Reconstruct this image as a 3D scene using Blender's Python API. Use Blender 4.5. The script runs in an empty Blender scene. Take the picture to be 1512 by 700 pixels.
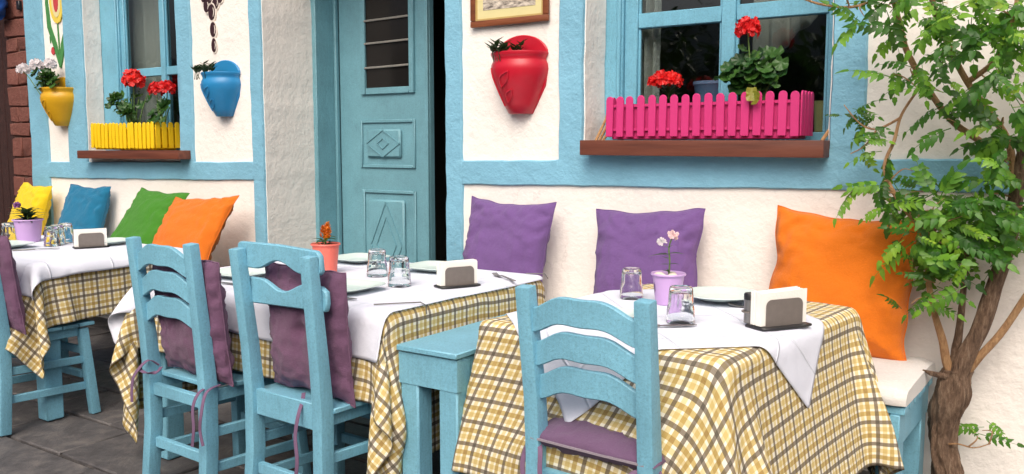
import bpy, bmesh, math, random
import numpy as np
from mathutils import Vector, Matrix, noise
from mathutils.bvhtree import BVHTree

R = math.radians
PI = math.pi
rng = random.Random(7)
SC = bpy.context.scene
COL = SC.collection

# ------------------------------------------------------------------ camera, sky, sun, exposure
cam_data = bpy.data.cameras.new('camera')
cam_data.sensor_width = 36.0
cam_data.lens = 36.0 * 1300.0 / 1512.0
cam_data.clip_start = 0.05
cam_data.clip_end = 400.0
cam = bpy.data.objects.new('camera', cam_data)
COL.objects.link(cam)
cam.location = (0.0, -3.645, 1.30)
cam.rotation_euler = (R(90) - math.atan(135.0 / 1300.0), 0, R(35))
SC.camera = cam

SUN_EL, SUN_AZ = R(48), R(158)          # azimuth clockwise from +Y: high, behind the camera
world = bpy.data.worlds.new('World')
SC.world = world
world.use_nodes = True
wn = world.node_tree.nodes
sky = wn.new('ShaderNodeTexSky')
sky.sky_type = 'NISHITA'
sky.sun_disc = False
sky.sun_elevation = SUN_EL
sky.sun_rotation = SUN_AZ
sky.air_density = 0.7
sky.dust_density = 8.0
sky.ozone_density = 1.0
wn['Background'].inputs['Strength'].default_value = 0.13
world.node_tree.links.new(sky.outputs[0], wn['Background'].inputs['Color'])

sun_data = bpy.data.lights.new('sun', 'SUN')
sun_data.energy = 1.5
sun_data.angle = R(50)
sun_data.color = (1.0, 0.93, 0.84)
sun = bpy.data.objects.new('sun', sun_data)
COL.objects.link(sun)
_d = Vector((math.sin(SUN_AZ) * math.cos(SUN_EL), math.cos(SUN_AZ) * math.cos(SUN_EL), math.sin(SUN_EL)))
sun.rotation_euler = (-_d).to_track_quat('-Z', 'Y').to_euler()

SC.view_settings.view_transform = 'Standard'
SC.view_settings.look = 'None'
SC.view_settings.exposure = 0.28
SC.view_settings.gamma = 1.0
SC.view_settings.use_curve_mapping = False
SC.render.engine = 'CYCLES'
SC.cycles.use_denoising = True
SC.cycles.max_bounces = 10
SC.cycles.transmission_bounces = 10
SC.cycles.transparent_max_bounces = 10
SC.cycles.caustics_refractive = False
SC.cycles.caustics_reflective = False

# ------------------------------------------------------------------ materials
def srgb(r, g, b):
    f = lambda c: (c / 255.0 / 12.92) if c / 255.0 <= 0.04045 else ((c / 255.0 + 0.055) / 1.055) ** 2.4
    return (f(r), f(g), f(b), 1.0)

def scl(c, k): return (min(1, c[0] * k), min(1, c[1] * k), min(1, c[2] * k), 1.0)

class NT:
    def __init__(s, name):
        s.m = bpy.data.materials.new(name); s.m.use_nodes = True
        s.n = s.m.node_tree.nodes; s.l = s.m.node_tree.links
        s.b = s.n['Principled BSDF']
    def new(s, t, **kw):
        n = s.n.new(t)
        for k, v in kw.items():
            if hasattr(n, k): setattr(n, k, v)
        return n
    def link(s, a, b): s.l.new(a, b)
    def coord(s, which='Object', scale=(1, 1, 1)):
        tc = s.new('ShaderNodeTexCoord'); mp = s.new('ShaderNodeMapping')
        mp.inputs['Scale'].default_value = scale
        s.link(tc.outputs[which], mp.inputs['Vector']); return mp.outputs[0]
    def noise(s, vec, scale, detail=4, rough=0.55):
        n = s.new('ShaderNodeTexNoise'); n.inputs['Scale'].default_value = scale
        n.inputs['Detail'].default_value = detail; n.inputs['Roughness'].default_value = rough
        s.link(vec, n.inputs['Vector']); return n.outputs['Fac']
    def ramp(s, fac, stops, interp='LINEAR'):
        r = s.new('ShaderNodeValToRGB'); r.color_ramp.interpolation = interp
        e = r.color_ramp.elements
        while len(e) < len(stops): e.new(0.5)
        for i, (p, c) in enumerate(stops):
            e[i].position = p; e[i].color = c if len(c) == 4 else (*c, 1)
        s.link(fac, r.inputs[0]); return r.outputs[0]
    def mix(s, fac, a, b, blend='MIX'):
        m = s.new('ShaderNodeMix', data_type='RGBA', blend_type=blend)
        for v, i in ((fac, 0), (a, 6), (b, 7)):
            if isinstance(v, (int, float)): m.inputs[i].default_value = v
            elif isinstance(v, tuple): m.inputs[i].default_value = v
            else: s.link(v, m.inputs[i])
        return m.outputs[2]
    def math(s, op, a, b=0.0):
        m = s.new('ShaderNodeMath', operation=op)
        for v, i in ((a, 0), (b, 1)):
            if isinstance(v, (int, float)): m.inputs[i].default_value = v
            else: s.link(v, m.inputs[i])
        return m.outputs[0]
    def bump(s, h, strength, dist):
        b = s.new('ShaderNodeBump'); b.inputs['Strength'].default_value = strength
        b.inputs['Distance'].default_value = dist
        s.link(h, b.inputs['Height']); s.link(b.outputs[0], s.b.inputs['Normal'])
    def col(s, c):
        if isinstance(c, tuple): s.b.inputs['Base Color'].default_value = c
        else: s.link(c, s.b.inputs['Base Color'])
    def set(s, **kw):
        for k, v in kw.items(): s.b.inputs[k.replace('_', ' ')].default_value = v

def mat_plaster(name, c, dirt, bump=0.9, fine=1.0):
    t = NT(name); v = t.coord()
    big = t.noise(v, 1.7, 5, 0.6); mid = t.noise(v, 14, 5, 0.6); fin = t.noise(v, 95, 3, 0.6)
    ve = t.coord('Object', (7, 1, 1.2)); streak = t.noise(ve, 2.2, 5, 0.65)
    cc = t.mix(t.ramp(big, [(0.35, (0, 0, 0)), (0.75, (1, 1, 1))]), c, scl(c, 0.92))
    cc = t.mix(t.math('MULTIPLY', t.ramp(streak, [(0.55, (0, 0, 0)), (0.85, (1, 1, 1))]), 0.25), cc, dirt)
    cc = t.mix(t.math('MULTIPLY', t.ramp(fin, [(0.55, (0, 0, 0)), (0.75, (1, 1, 1))]), 0.12), cc, dirt)
    vo = t.new('ShaderNodeTexVoronoi', feature='DISTANCE_TO_EDGE'); vo.inputs['Scale'].default_value = 2.1
    wv = t.new('ShaderNodeVectorMath', operation='ADD'); nn = t.new('ShaderNodeTexNoise'); nn.inputs['Scale'].default_value = 5; nn.inputs['Detail'].default_value = 5; t.link(v, nn.inputs['Vector'])
    sc3 = t.new('ShaderNodeVectorMath', operation='SCALE'); sc3.inputs['Scale'].default_value = 0.35; t.link(nn.outputs['Color'], sc3.inputs[0]); t.link(v, wv.inputs[0]); t.link(sc3.outputs[0], wv.inputs[1]); t.link(wv.outputs[0], vo.inputs['Vector'])
    crk = t.math('MULTIPLY', t.ramp(vo.outputs['Distance'], [(0.0, (1, 1, 1)), (0.006, (0, 0, 0))]), t.ramp(t.noise(v, 1.1, 3), [(0.52, (0, 0, 0)), (0.6, (1, 1, 1))]))
    cc = t.mix(t.math('MULTIPLY', crk, 0.25), cc, scl(dirt, 0.6))
    cc = t.mix(t.math('MULTIPLY', t.ramp(t.noise(v, 4.5, 6, 0.75), [(0.6, (0, 0, 0)), (0.72, (1, 1, 1))]), 0.3), cc, scl(dirt, 1.02))
    t.col(cc); t.set(Roughness=0.85)
    h = t.math('ADD', t.math('MULTIPLY', mid, 1.0), t.math('MULTIPLY', fin, 0.22 * fine))
    h = t.math('ADD', h, t.math('MULTIPLY', t.noise(v, 34, 4, 0.5), 0.5))
    t.bump(h, bump, 0.012); return t.m

def mat_bandpaint(name, c):
    t = NT(name); v = t.coord()
    big = t.noise(v, 2.3, 5, 0.65); fin = t.noise(v, 60, 4, 0.6); brush = t.noise(t.coord('Object', (3, 3, 30)), 6, 4, 0.6)
    cc = t.mix(t.ramp(big, [(0.3, (0, 0, 0)), (0.7, (1, 1, 1))]), scl(c, 0.9), scl(c, 1.12))
    cc = t.mix(t.math('MULTIPLY', t.ramp(brush, [(0.4, (0, 0, 0)), (0.7, (1, 1, 1))]), 0.35), cc, scl(c, 1.2))
    cc = t.mix(t.math('MULTIPLY', t.ramp(t.noise(v, 24, 5, 0.75), [(0.69, (0, 0, 0)), (0.73, (1, 1, 1))]), 0.55), cc, srgb(190, 205, 205))
    t.col(cc); t.set(Roughness=0.55)
    h = t.math('ADD', t.noise(v, 18, 5, 0.6), t.math('MULTIPLY', fin, 0.35)); t.bump(h, 0.8, 0.01); return t.m

def mat_paintwood(name, c, rough=0.42, chips=0.6, chipcol=None, streak=(14, 14, 1.2)):
    t = NT(name); v0 = t.coord(); inf = t.new('ShaderNodeObjectInfo')
    cmb = t.new('ShaderNodeCombineXYZ')
    for i in range(3): t.link(t.math('MULTIPLY', inf.outputs['Random'], 9.0 + i * 4), cmb.inputs[i])
    def shift(v):
        a_ = t.new('ShaderNodeVectorMath', operation='ADD'); t.link(v, a_.inputs[0]); t.link(cmb.outputs[0], a_.inputs[1]); return a_.outputs[0]
    v = shift(v0); vs_ = shift(t.coord('Object', streak))
    big = t.noise(v, 4, 5, 0.65); speck = t.noise(v, 150, 4, 0.75); brush = t.noise(vs_, 9, 6, 0.7); grain = t.noise(v, 42, 5, 0.65)
    cc = t.mix(t.ramp(big, [(0.3, (0, 0, 0)), (0.7, (1, 1, 1))]), scl(c, 0.82), scl(c, 1.14))
    cc = t.mix(t.math('MULTIPLY', t.ramp(brush, [(0.35, (0, 0, 0)), (0.7, (1, 1, 1))]), 0.45), cc, scl(c, 1.25))
    cc = t.mix(t.math('MULTIPLY', t.ramp(speck, [(0.48, (0, 0, 0)), (0.7, (1, 1, 1))]), 0.6), cc, scl(c, 0.6))
    # grime settles in broad soft patches, chips show grey wood
    cc = t.mix(t.math('MULTIPLY', t.ramp(t.noise(v, 11, 6, 0.7), [(0.58, (0, 0, 0)), (0.78, (1, 1, 1))]), 0.35), cc, scl(c, 0.5))
    chip = t.ramp(t.noise(v, 30, 7, 0.8), [(0.685, (0, 0, 0)), (0.70, (1, 1, 1))])
    cc = t.mix(t.math('MULTIPLY', chip, chips), cc, chipcol or srgb(84, 80, 72))
    t.col(cc); t.set(Roughness=rough)
    h = t.math('ADD', t.math('MULTIPLY', brush, 0.8), t.math('ADD', grain, t.math('MULTIPLY', speck, 0.5)))
    h = t.math('SUBTRACT', h, t.math('MULTIPLY', chip, 0.8))
    t.bump(h, 0.55, 0.004); return t.m

def mat_fabric(name, c, weave=900, var=0.14, rough=0.92, wrinkle=0.5, stain=None):
    t = NT(name); v = t.coord()
    big = t.noise(v, 6, 4, 0.6); fin = t.noise(v, weave * 0.35, 2, 0.6)
    w1 = t.noise(t.coord('Object', (1, 1, 0.12)), weave, 2, 0.5); w2 = t.noise(t.coord('Object', (0.12, 0.12, 1)), weave, 2, 0.5)
    wv = t.math('ADD', w1, w2)
    cc = t.mix(big, scl(c, 1 - var), scl(c, 1 + var))
    cc = t.mix(t.math('MULTIPLY', t.ramp(wv, [(0.75, (0, 0, 0)), (1.2, (1, 1, 1))]), 0.4), cc, scl(c, 0.7))
    if stain:
        st = t.ramp(t.noise(t.coord('Object', (16, 16, 5)), 1.0, 6, 0.7), [(0.62, (0, 0, 0)), (0.66, (1, 1, 1))])
        cc = t.mix(t.math('MULTIPLY', st, 0.6), cc, stain)
    t.col(cc); t.set(Roughness=rough)
    t.b.inputs['Sheen Weight'].default_value = 0.12; t.b.inputs['Sheen Roughness'].default_value = 0.5
    wr = t.noise(v, 13, 5, 0.55)
    t.bump(t.math('ADD', t.math('MULTIPLY', wr, wrinkle), t.math('ADD', t.math('MULTIPLY', wv, 0.10), t.math('MULTIPLY', t.noise(v, 42, 4, 0.6), 0.15))), 0.85, 0.018); return t.m

def mat_plain(name, c, rough=0.5, metal=0.0, var=0.1, scale=20, bump=0.0, **kw):
    t = NT(name); v = t.coord(); n = t.noise(v, scale, 4, 0.6)
    t.col(t.mix(n, scl(c, 1 - var), scl(c, 1 + var))); t.set(Roughness=rough, Metallic=metal)
    if bump: t.bump(n, bump, 0.004)
    for k, q in kw.items(): t.b.inputs[k.replace('_', ' ')].default_value = q
    return t.m

def mat_leaf(name, c1, c2, c3, trans=0.35):
    t = NT(name); g = t.new('ShaderNodeNewGeometry'); inf = t.new('ShaderNodeObjectInfo')
    r = t.math('FRACT', t.math('ADD', g.outputs['Random Per Island'], t.math('MULTIPLY', inf.outputs['Random'], 3.7)))
    cc = t.ramp(t.math('ADD', t.math('MULTIPLY', r, 0.35), t.math('MULTIPLY', inf.outputs['Random'], 0.65)), [(0.0, c1), (0.45, c2), (0.85, c3), (1.0, (min(1, c3[0] * 1.5), c3[1] * 1.05, c3[2], 1))])
    cc = t.mix(t.math('MULTIPLY', t.noise(t.coord(), 60, 3), 0.5), cc, scl(c1, 0.7))
    t.col(cc); t.set(Roughness=0.45)
    tr = t.new('ShaderNodeBsdfTranslucent'); t.link(t.mix(0.5, cc, c3), tr.inputs[0])
    mx = t.new('ShaderNodeMixShader'); mx.inputs[0].default_value = trans
    out = t.n['Material Output']; t.link(t.b.outputs[0], mx.inputs[1]); t.link(tr.outputs[0], mx.inputs[2]); t.link(mx.outputs[0], out.inputs[0])
    return t.m

def mat_glasspane(name, tint=(0.75, 0.8, 0.8, 1)):
    t = NT(name); out = t.n['Material Output']
    tr = t.new('ShaderNodeBsdfTransparent'); tr.inputs[0].default_value = tint
    gl = t.new('ShaderNodeBsdfGlossy'); gl.inputs['Roughness'].default_value = 0.015; gl.inputs[0].default_value = (1, 1, 1, 1)
    lw = t.new('ShaderNodeLayerWeight'); lw.inputs[0].default_value = 0.5
    fr_ = t.math('ADD', t.math('MULTIPLY', t.math('POWER', lw.outputs['Facing'], 5.0), 0.93), 0.055)
    wob = t.new('ShaderNodeBump'); wob.inputs['Strength'].default_value = 0.05; wob.inputs['Distance'].default_value = 0.02
    t.link(t.noise(t.coord(), 4, 2), wob.inputs['Height']); t.link(wob.outputs[0], gl.inputs['Normal'])
    mx = t.new('ShaderNodeMixShader'); t.link(fr_, mx.inputs[0])
    t.link(tr.outputs[0], mx.inputs[1]); t.link(gl.outputs[0], mx.inputs[2]); t.link(mx.outputs[0], out.inputs[0]); return t.m

def mat_glass(name):
    t = NT(name); t.set(Roughness=0.02, IOR=1.48); t.b.inputs['Transmission Weight'].default_value = 1.0
    t.col((0.96, 0.98, 0.98, 1)); return t.m

def mat_plaid(name):
    t = NT(name); tc = t.new('ShaderNodeTexCoord'); sp = t.new('ShaderNodeSeparateXYZ'); t.link(tc.outputs['UV'], sp.inputs[0])
    cream = srgb(240, 235, 217); och = srgb(194, 170, 100); pale = srgb(222, 205, 150); dark = srgb(122, 111, 97)
    W = (1, 1, 1, 1)
    def band(o):
        fr = t.math('FRACT', t.math('MULTIPLY', o, 1 / 0.071))
        k = lambda c: (c[0] / cream[0], c[1] / cream[1], c[2] / cream[2], 1)
        return t.ramp(fr, [(0, k(dark)), (0.17, W), (0.29, k(pale)), (0.49, W), (0.60, k(och)), (0.80, W)], 'CONSTANT')
    cc = t.mix(1.0, band(sp.outputs[0]), band(sp.outputs[1]), 'MULTIPLY')
    cc = t.mix(1.0, cc, cream, 'MULTIPLY')
    u = t.coord('UV', (1, 0.1, 1)); w = t.coord('UV', (0.1, 1, 1))
    wv = t.math('ADD', t.noise(u, 700, 2), t.noise(w, 700, 2))
    cc = t.mix(t.math('MULTIPLY', t.ramp(wv, [(0.7, (0, 0, 0)), (1.3, (1, 1, 1))]), 0.16), cc, scl(cream, 0.6))
    cc = t.mix(t.math('MULTIPLY', t.noise(t.coord('UV'), 9, 4), 0.06), cc, scl(och, 0.8))
    t.col(cc); t.set(Roughness=0.9)
    t.bump(t.math('ADD', t.math('MULTIPLY', wv, 0.08), t.noise(t.coord('UV'), 16, 4, 0.5)), 0.5, 0.01); return t.m

def mat_linen(name, c):
    t = NT(name); u = t.coord('UV'); wv = t.noise(u, 700, 2); wr = t.noise(u, 9, 4, 0.5)
    # ironed fold lines of the napkin cloth: soft ridges on a coarse grid
    sp = t.new('ShaderNodeSeparateXYZ'); t.link(u, sp.inputs[0])
    def crease(o):
        fr = t.math('FRACT', t.math('ADD', t.math('MULTIPLY', o, 1 / 0.31), 0.5))
        return t.ramp(t.math('ABSOLUTE', t.math('SUBTRACT', fr, 0.5)), [(0.0, (1, 1, 1)), (0.02, (0, 0, 0))])
    h = t.math('ADD', t.math('MULTIPLY', wr, 1.0), t.math('MULTIPLY', wv, 0.05))
    h = t.math('ADD', h, t.math('MULTIPLY', t.math('ADD', crease(sp.outputs[0]), crease(sp.outputs[1])), 0.4))
    t.col(t.mix(wr, scl(c, 0.97), scl(c, 1.03))); t.set(Roughness=0.85); t.bump(h, 0.7, 0.012); return t.m

def mat_bark(name, c1, c2, c3):
    t = NT(name); v = t.coord('Object', (1, 1, 0.22)); n = t.noise(v, 70, 7, 0.75); b = t.noise(t.coord(), 9, 4)
    cc = t.ramp(n, [(0.34, c1), (0.5, c2), (0.68, c3)]); cc = t.mix(t.math('MULTIPLY', b, 0.5), cc, scl(c2, 0.7))
    t.col(cc); t.set(Roughness=0.9); t.bump(n, 1.0, 0.035); return t.m

def mat_slate(name):
    t = NT(name); v = t.coord('Object'); inf = t.new('ShaderNodeObjectInfo'); g = t.new('ShaderNodeTexCoord')
    n = t.noise(v, 7, 6, 0.7); f = t.noise(v, 60, 5, 0.7)
    cc = t.ramp(n, [(0.3, srgb(56, 54, 55)), (0.5, srgb(88, 85, 85)), (0.72, srgb(124, 118, 113))])
    cc = t.mix(t.math('MULTIPLY', inf.outputs['Random'], 0.45), cc, srgb(62, 60, 62))
    cc = t.mix(t.math('MULTIPLY', t.ramp(f, [(0.6, (0, 0, 0)), (0.75, (1, 1, 1))]), 0.4), cc, srgb(140, 135, 128))
    t.col(cc); t.set(Roughness=0.62); t.bump(t.math('ADD', n, t.math('MULTIPLY', f, 0.35)), 0.8, 0.012); return t.m

def mat_wood(name, c1, c2, c3, axis=(0.06, 1, 1)):
    t = NT(name); n = t.noise(t.coord('Object', axis), 38, 6, 0.65); b = t.noise(t.coord(), 5, 4)
    cc = t.ramp(n, [(0.3, c1), (0.5, c2), (0.7, c3)]); cc = t.mix(t.math('MULTIPLY', b, 0.5), cc, scl(c2, 0.8))
    t.col(cc); t.set(Roughness=0.5); t.bump(n, 0.4, 0.006); return t.m

M = {}
BLUE = srgb(104, 180, 206)
M['plaster'] = mat_plaster('white_plaster', srgb(240, 235, 228), srgb(208, 198, 188), 0.5)
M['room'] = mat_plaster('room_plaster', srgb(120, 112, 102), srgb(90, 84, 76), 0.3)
M['band'] = mat_bandpaint('blue_painted_plaster', srgb(122, 176, 199))
M['frame'] = mat_paintwood('window_frame_paint', srgb(112, 173, 196), 0.4, 0.4)
M['door'] = mat_paintwood('door_teal_paint', srgb(108, 157, 170), 0.45, 0.5)
M['chair'] = mat_paintwood('chair_blue_paint', srgb(120, 178, 200), 0.46, 0.9)
M['sill'] = mat_wood('sill_brown_wood', srgb(78, 40, 28), srgb(104, 56, 40), srgb(122, 70, 50))
M['yellow'] = mat_plain('yellow_plastic', srgb(238, 198, 22), 0.4, var=0.06)
M['pink'] = mat_plain('pink_plastic', srgb(200, 48, 116), 0.55, var=0.08, scale=60, bump=0.15)
M['pot_red'] = mat_plain('red_glaze', srgb(186, 22, 44), 0.36, var=0.16, scale=9, bump=0.25)
M['pot_yellow'] = mat_plain('mustard_glaze', srgb(206, 158, 28), 0.4, var=0.16, scale=9, bump=0.25)
M['pot_blue'] = mat_plain('blue_glaze', srgb(38, 128, 182), 0.4, var=0.14, scale=9, bump=0.25)
M['soil'] = mat_plain('soil', srgb(60, 44, 34), 0.95, var=0.4, scale=80, bump=0.8)
M['c_yellow'] = mat_fabric('yellow_cushion', srgb(232, 198, 10))
M['c_blue'] = mat_fabric('blue_cushion', srgb(8, 110, 148))
M['c_green'] = mat_fabric('green_cushion', srgb(58, 128, 22))
M['c_orange'] = mat_fabric('orange_cushion', srgb(220, 112, 6))
M['c_orange_big'] = mat_fabric('bright_orange_cushion', srgb(228, 118, 4))
M['c_purple'] = mat_fabric('purple_cushion', srgb(114, 82, 142))
M['pad'] = mat_fabric('mauve_pad', srgb(118, 82, 112), var=0.2, stain=srgb(74, 48, 66))
M['pad_seat'] = mat_fabric('mauve_seat_pad', srgb(112, 84, 116))
M['ribbon'] = mat_plain('mauve_ribbon', srgb(110, 84, 112), 0.8, var=0.2, scale=90)
M['zip'] = mat_plain('zip_grey', srgb(150, 140, 150), 0.5, var=0.25, scale=400)
M['bench_pad'] = mat_fabric('white_bench_pad', srgb(226, 224, 220), var=0.06)
M['plaid'] = mat_plaid('plaid_cotton')
M['linen'] = mat_linen('white_linen', srgb(220, 224, 236))
M['glass'] = mat_glass('clear_glass')
M['pane'] = mat_glasspane('window_pane')
M['steel'] = mat_plain('brushed_steel', srgb(150, 146, 142), 0.38, 1.0, var=0.15, scale=60)
M['steel_dark'] = mat_plain('brushed_dark_steel', srgb(128, 120, 114), 0.5, 0.35, var=0.16, scale=45)
M['black'] = mat_plain('black_plastic', srgb(32, 32, 34), 0.4)
M['paper'] = mat_plain('paper_napkin', srgb(238, 236, 228), 0.9, var=0.03, scale=200, bump=0.3)
M['plate'] = mat_plain('pale_mint_china', srgb(206, 222, 216), 0.25, var=0.03)
M['lilac'] = mat_plain('lilac_tin', srgb(192, 158, 208), 0.4, var=0.05)
M['coral'] = mat_plain('coral_tin', srgb(226, 112, 96), 0.45, var=0.06)
M['ink'] = mat_plain('grey_print', srgb(104, 84, 120), 0.6)
M['stone'] = mat_plain('white_pebble', srgb(214, 206, 190), 0.7, var=0.15, scale=40)
M['vleaf'] = mat_leaf('vine_leaf', srgb(22, 58, 18), srgb(62, 122, 30), srgb(142, 196, 58))
M['gleaf'] = mat_leaf('geranium_leaf', srgb(26, 58, 26), srgb(44, 88, 34), srgb(84, 128, 50), 0.2)
M['dleaf'] = mat_leaf('dark_leaf', srgb(34, 54, 34), srgb(52, 80, 46), srgb(80, 108, 62), 0.15)
M['stem'] = mat_plain('green_stem', srgb(92, 122, 58), 0.6)
M['redpetal'] = mat_leaf('red_petal', srgb(200, 8, 16), srgb(232, 24, 26), srgb(250, 60, 48), 0.25)
M['whitepetal'] = mat_leaf('white_petal', srgb(226, 216, 220), srgb(240, 234, 236), srgb(248, 246, 246), 0.25)
M['pinkpetal'] = mat_leaf('pink_petal', srgb(232, 180, 186), srgb(244, 206, 206), srgb(250, 226, 224), 0.25)
M['orangepetal'] = mat_leaf('orange_plume', srgb(206, 92, 14), srgb(232, 124, 20), srgb(244, 160, 40), 0.2)
M['purplepetal'] = mat_leaf('purple_petal', srgb(110, 60, 120), srgb(140, 84, 150), srgb(170, 110, 176), 0.2)
M['bark'] = mat_bark('vine_bark', srgb(60, 44, 34), srgb(134, 106, 84), srgb(190, 164, 138))
M['twig'] = mat_bark('vine_twig', srgb(160, 116, 78), srgb(204, 158, 112), srgb(226, 188, 142))
M['slate'] = mat_slate('slate_slab')
M['grout'] = mat_plain('dark_joint_sand', srgb(52, 49, 47), 0.95, var=0.3, scale=60, bump=0.6)
M['brick'] = mat_plaster('brown_brick', srgb(112, 66, 56), srgb(176, 140, 126), 1.4)
M['mortar'] = mat_plaster('brick_mortar', srgb(112, 84, 74), srgb(70, 58, 52), 1.0)
M['brownwood'] = mat_bark('dark_brown_boards', srgb(36, 16, 14), srgb(62, 30, 26), srgb(82, 44, 36))
M['bluecloth'] = mat_fabric('cobalt_cloth', srgb(20, 84, 170))
M['woodframe'] = mat_wood('picture_frame_wood', srgb(82, 42, 22), srgb(122, 66, 36), srgb(150, 88, 52))
M['gold'] = mat_plain('pale_gold_slip', srgb(196, 168, 106), 0.45, 0.2)
M['mat'] = mat_plain('cream_mount', srgb(214, 204, 150), 0.85, var=0.05)
M['grape'] = mat_plain('grape_paint', srgb(54, 28, 32), 0.35)
M['grape_line'] = mat_plain('white_paint_line', srgb(232, 222, 210), 0.6)
M['paint_green'] = mat_plain('green_paint', srgb(64, 128, 66), 0.7, var=0.25, scale=60)
M['paint_yellow'] = mat_plain('yellow_paint', srgb(222, 196, 76), 0.7, var=0.15, scale=60)
M['paint_red'] = mat_plain('red_paint', srgb(186, 62, 66), 0.7, var=0.2, scale=60)
M['paint_blue'] = mat_plain('dark_blue_paint', srgb(44, 74, 132), 0.7)
M['paint_brown'] = mat_plain('brown_paint', srgb(112, 92, 60), 0.7)
M['iron'] = mat_plain('grey_iron', srgb(150, 148, 142), 0.55, 0.3, var=0.3, scale=70)
M['rope'] = mat_plain('dry_cane', srgb(176, 136, 92), 0.85, var=0.25, scale=90)
M['cup'] = mat_plain('pale_yellow_cup', srgb(216, 200, 136), 0.4)
M['bowl'] = mat_plain('blue_white_bowl', srgb(150, 172, 214), 0.35, var=0.2, scale=14)
_t = NT('old_photo_print'); _v = _t.coord('Object'); _n = _t.noise(_t.coord('Object', (1, 1, 3)), 22, 6, 0.7)
_t.col(_t.ramp(_n, [(0.35, srgb(92, 86, 80)), (0.5, srgb(176, 166, 152)), (0.62, srgb(222, 212, 196))])); _t.set(Roughness=0.6); M['print'] = _t.m
M['opp'] = mat_plaster('stone_grey_plaster', srgb(226, 220, 208), srgb(150, 142, 130), 0.5)
M['oppglass'] = mat_plain('dark_window', srgb(30, 28, 27), 0.12, Specular_IOR_Level=0.25)
M['oppleaf'] = mat_leaf('tree_leaf', srgb(30, 54, 22), srgb(50, 82, 30), srgb(84, 116, 44), 0.25)

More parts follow.
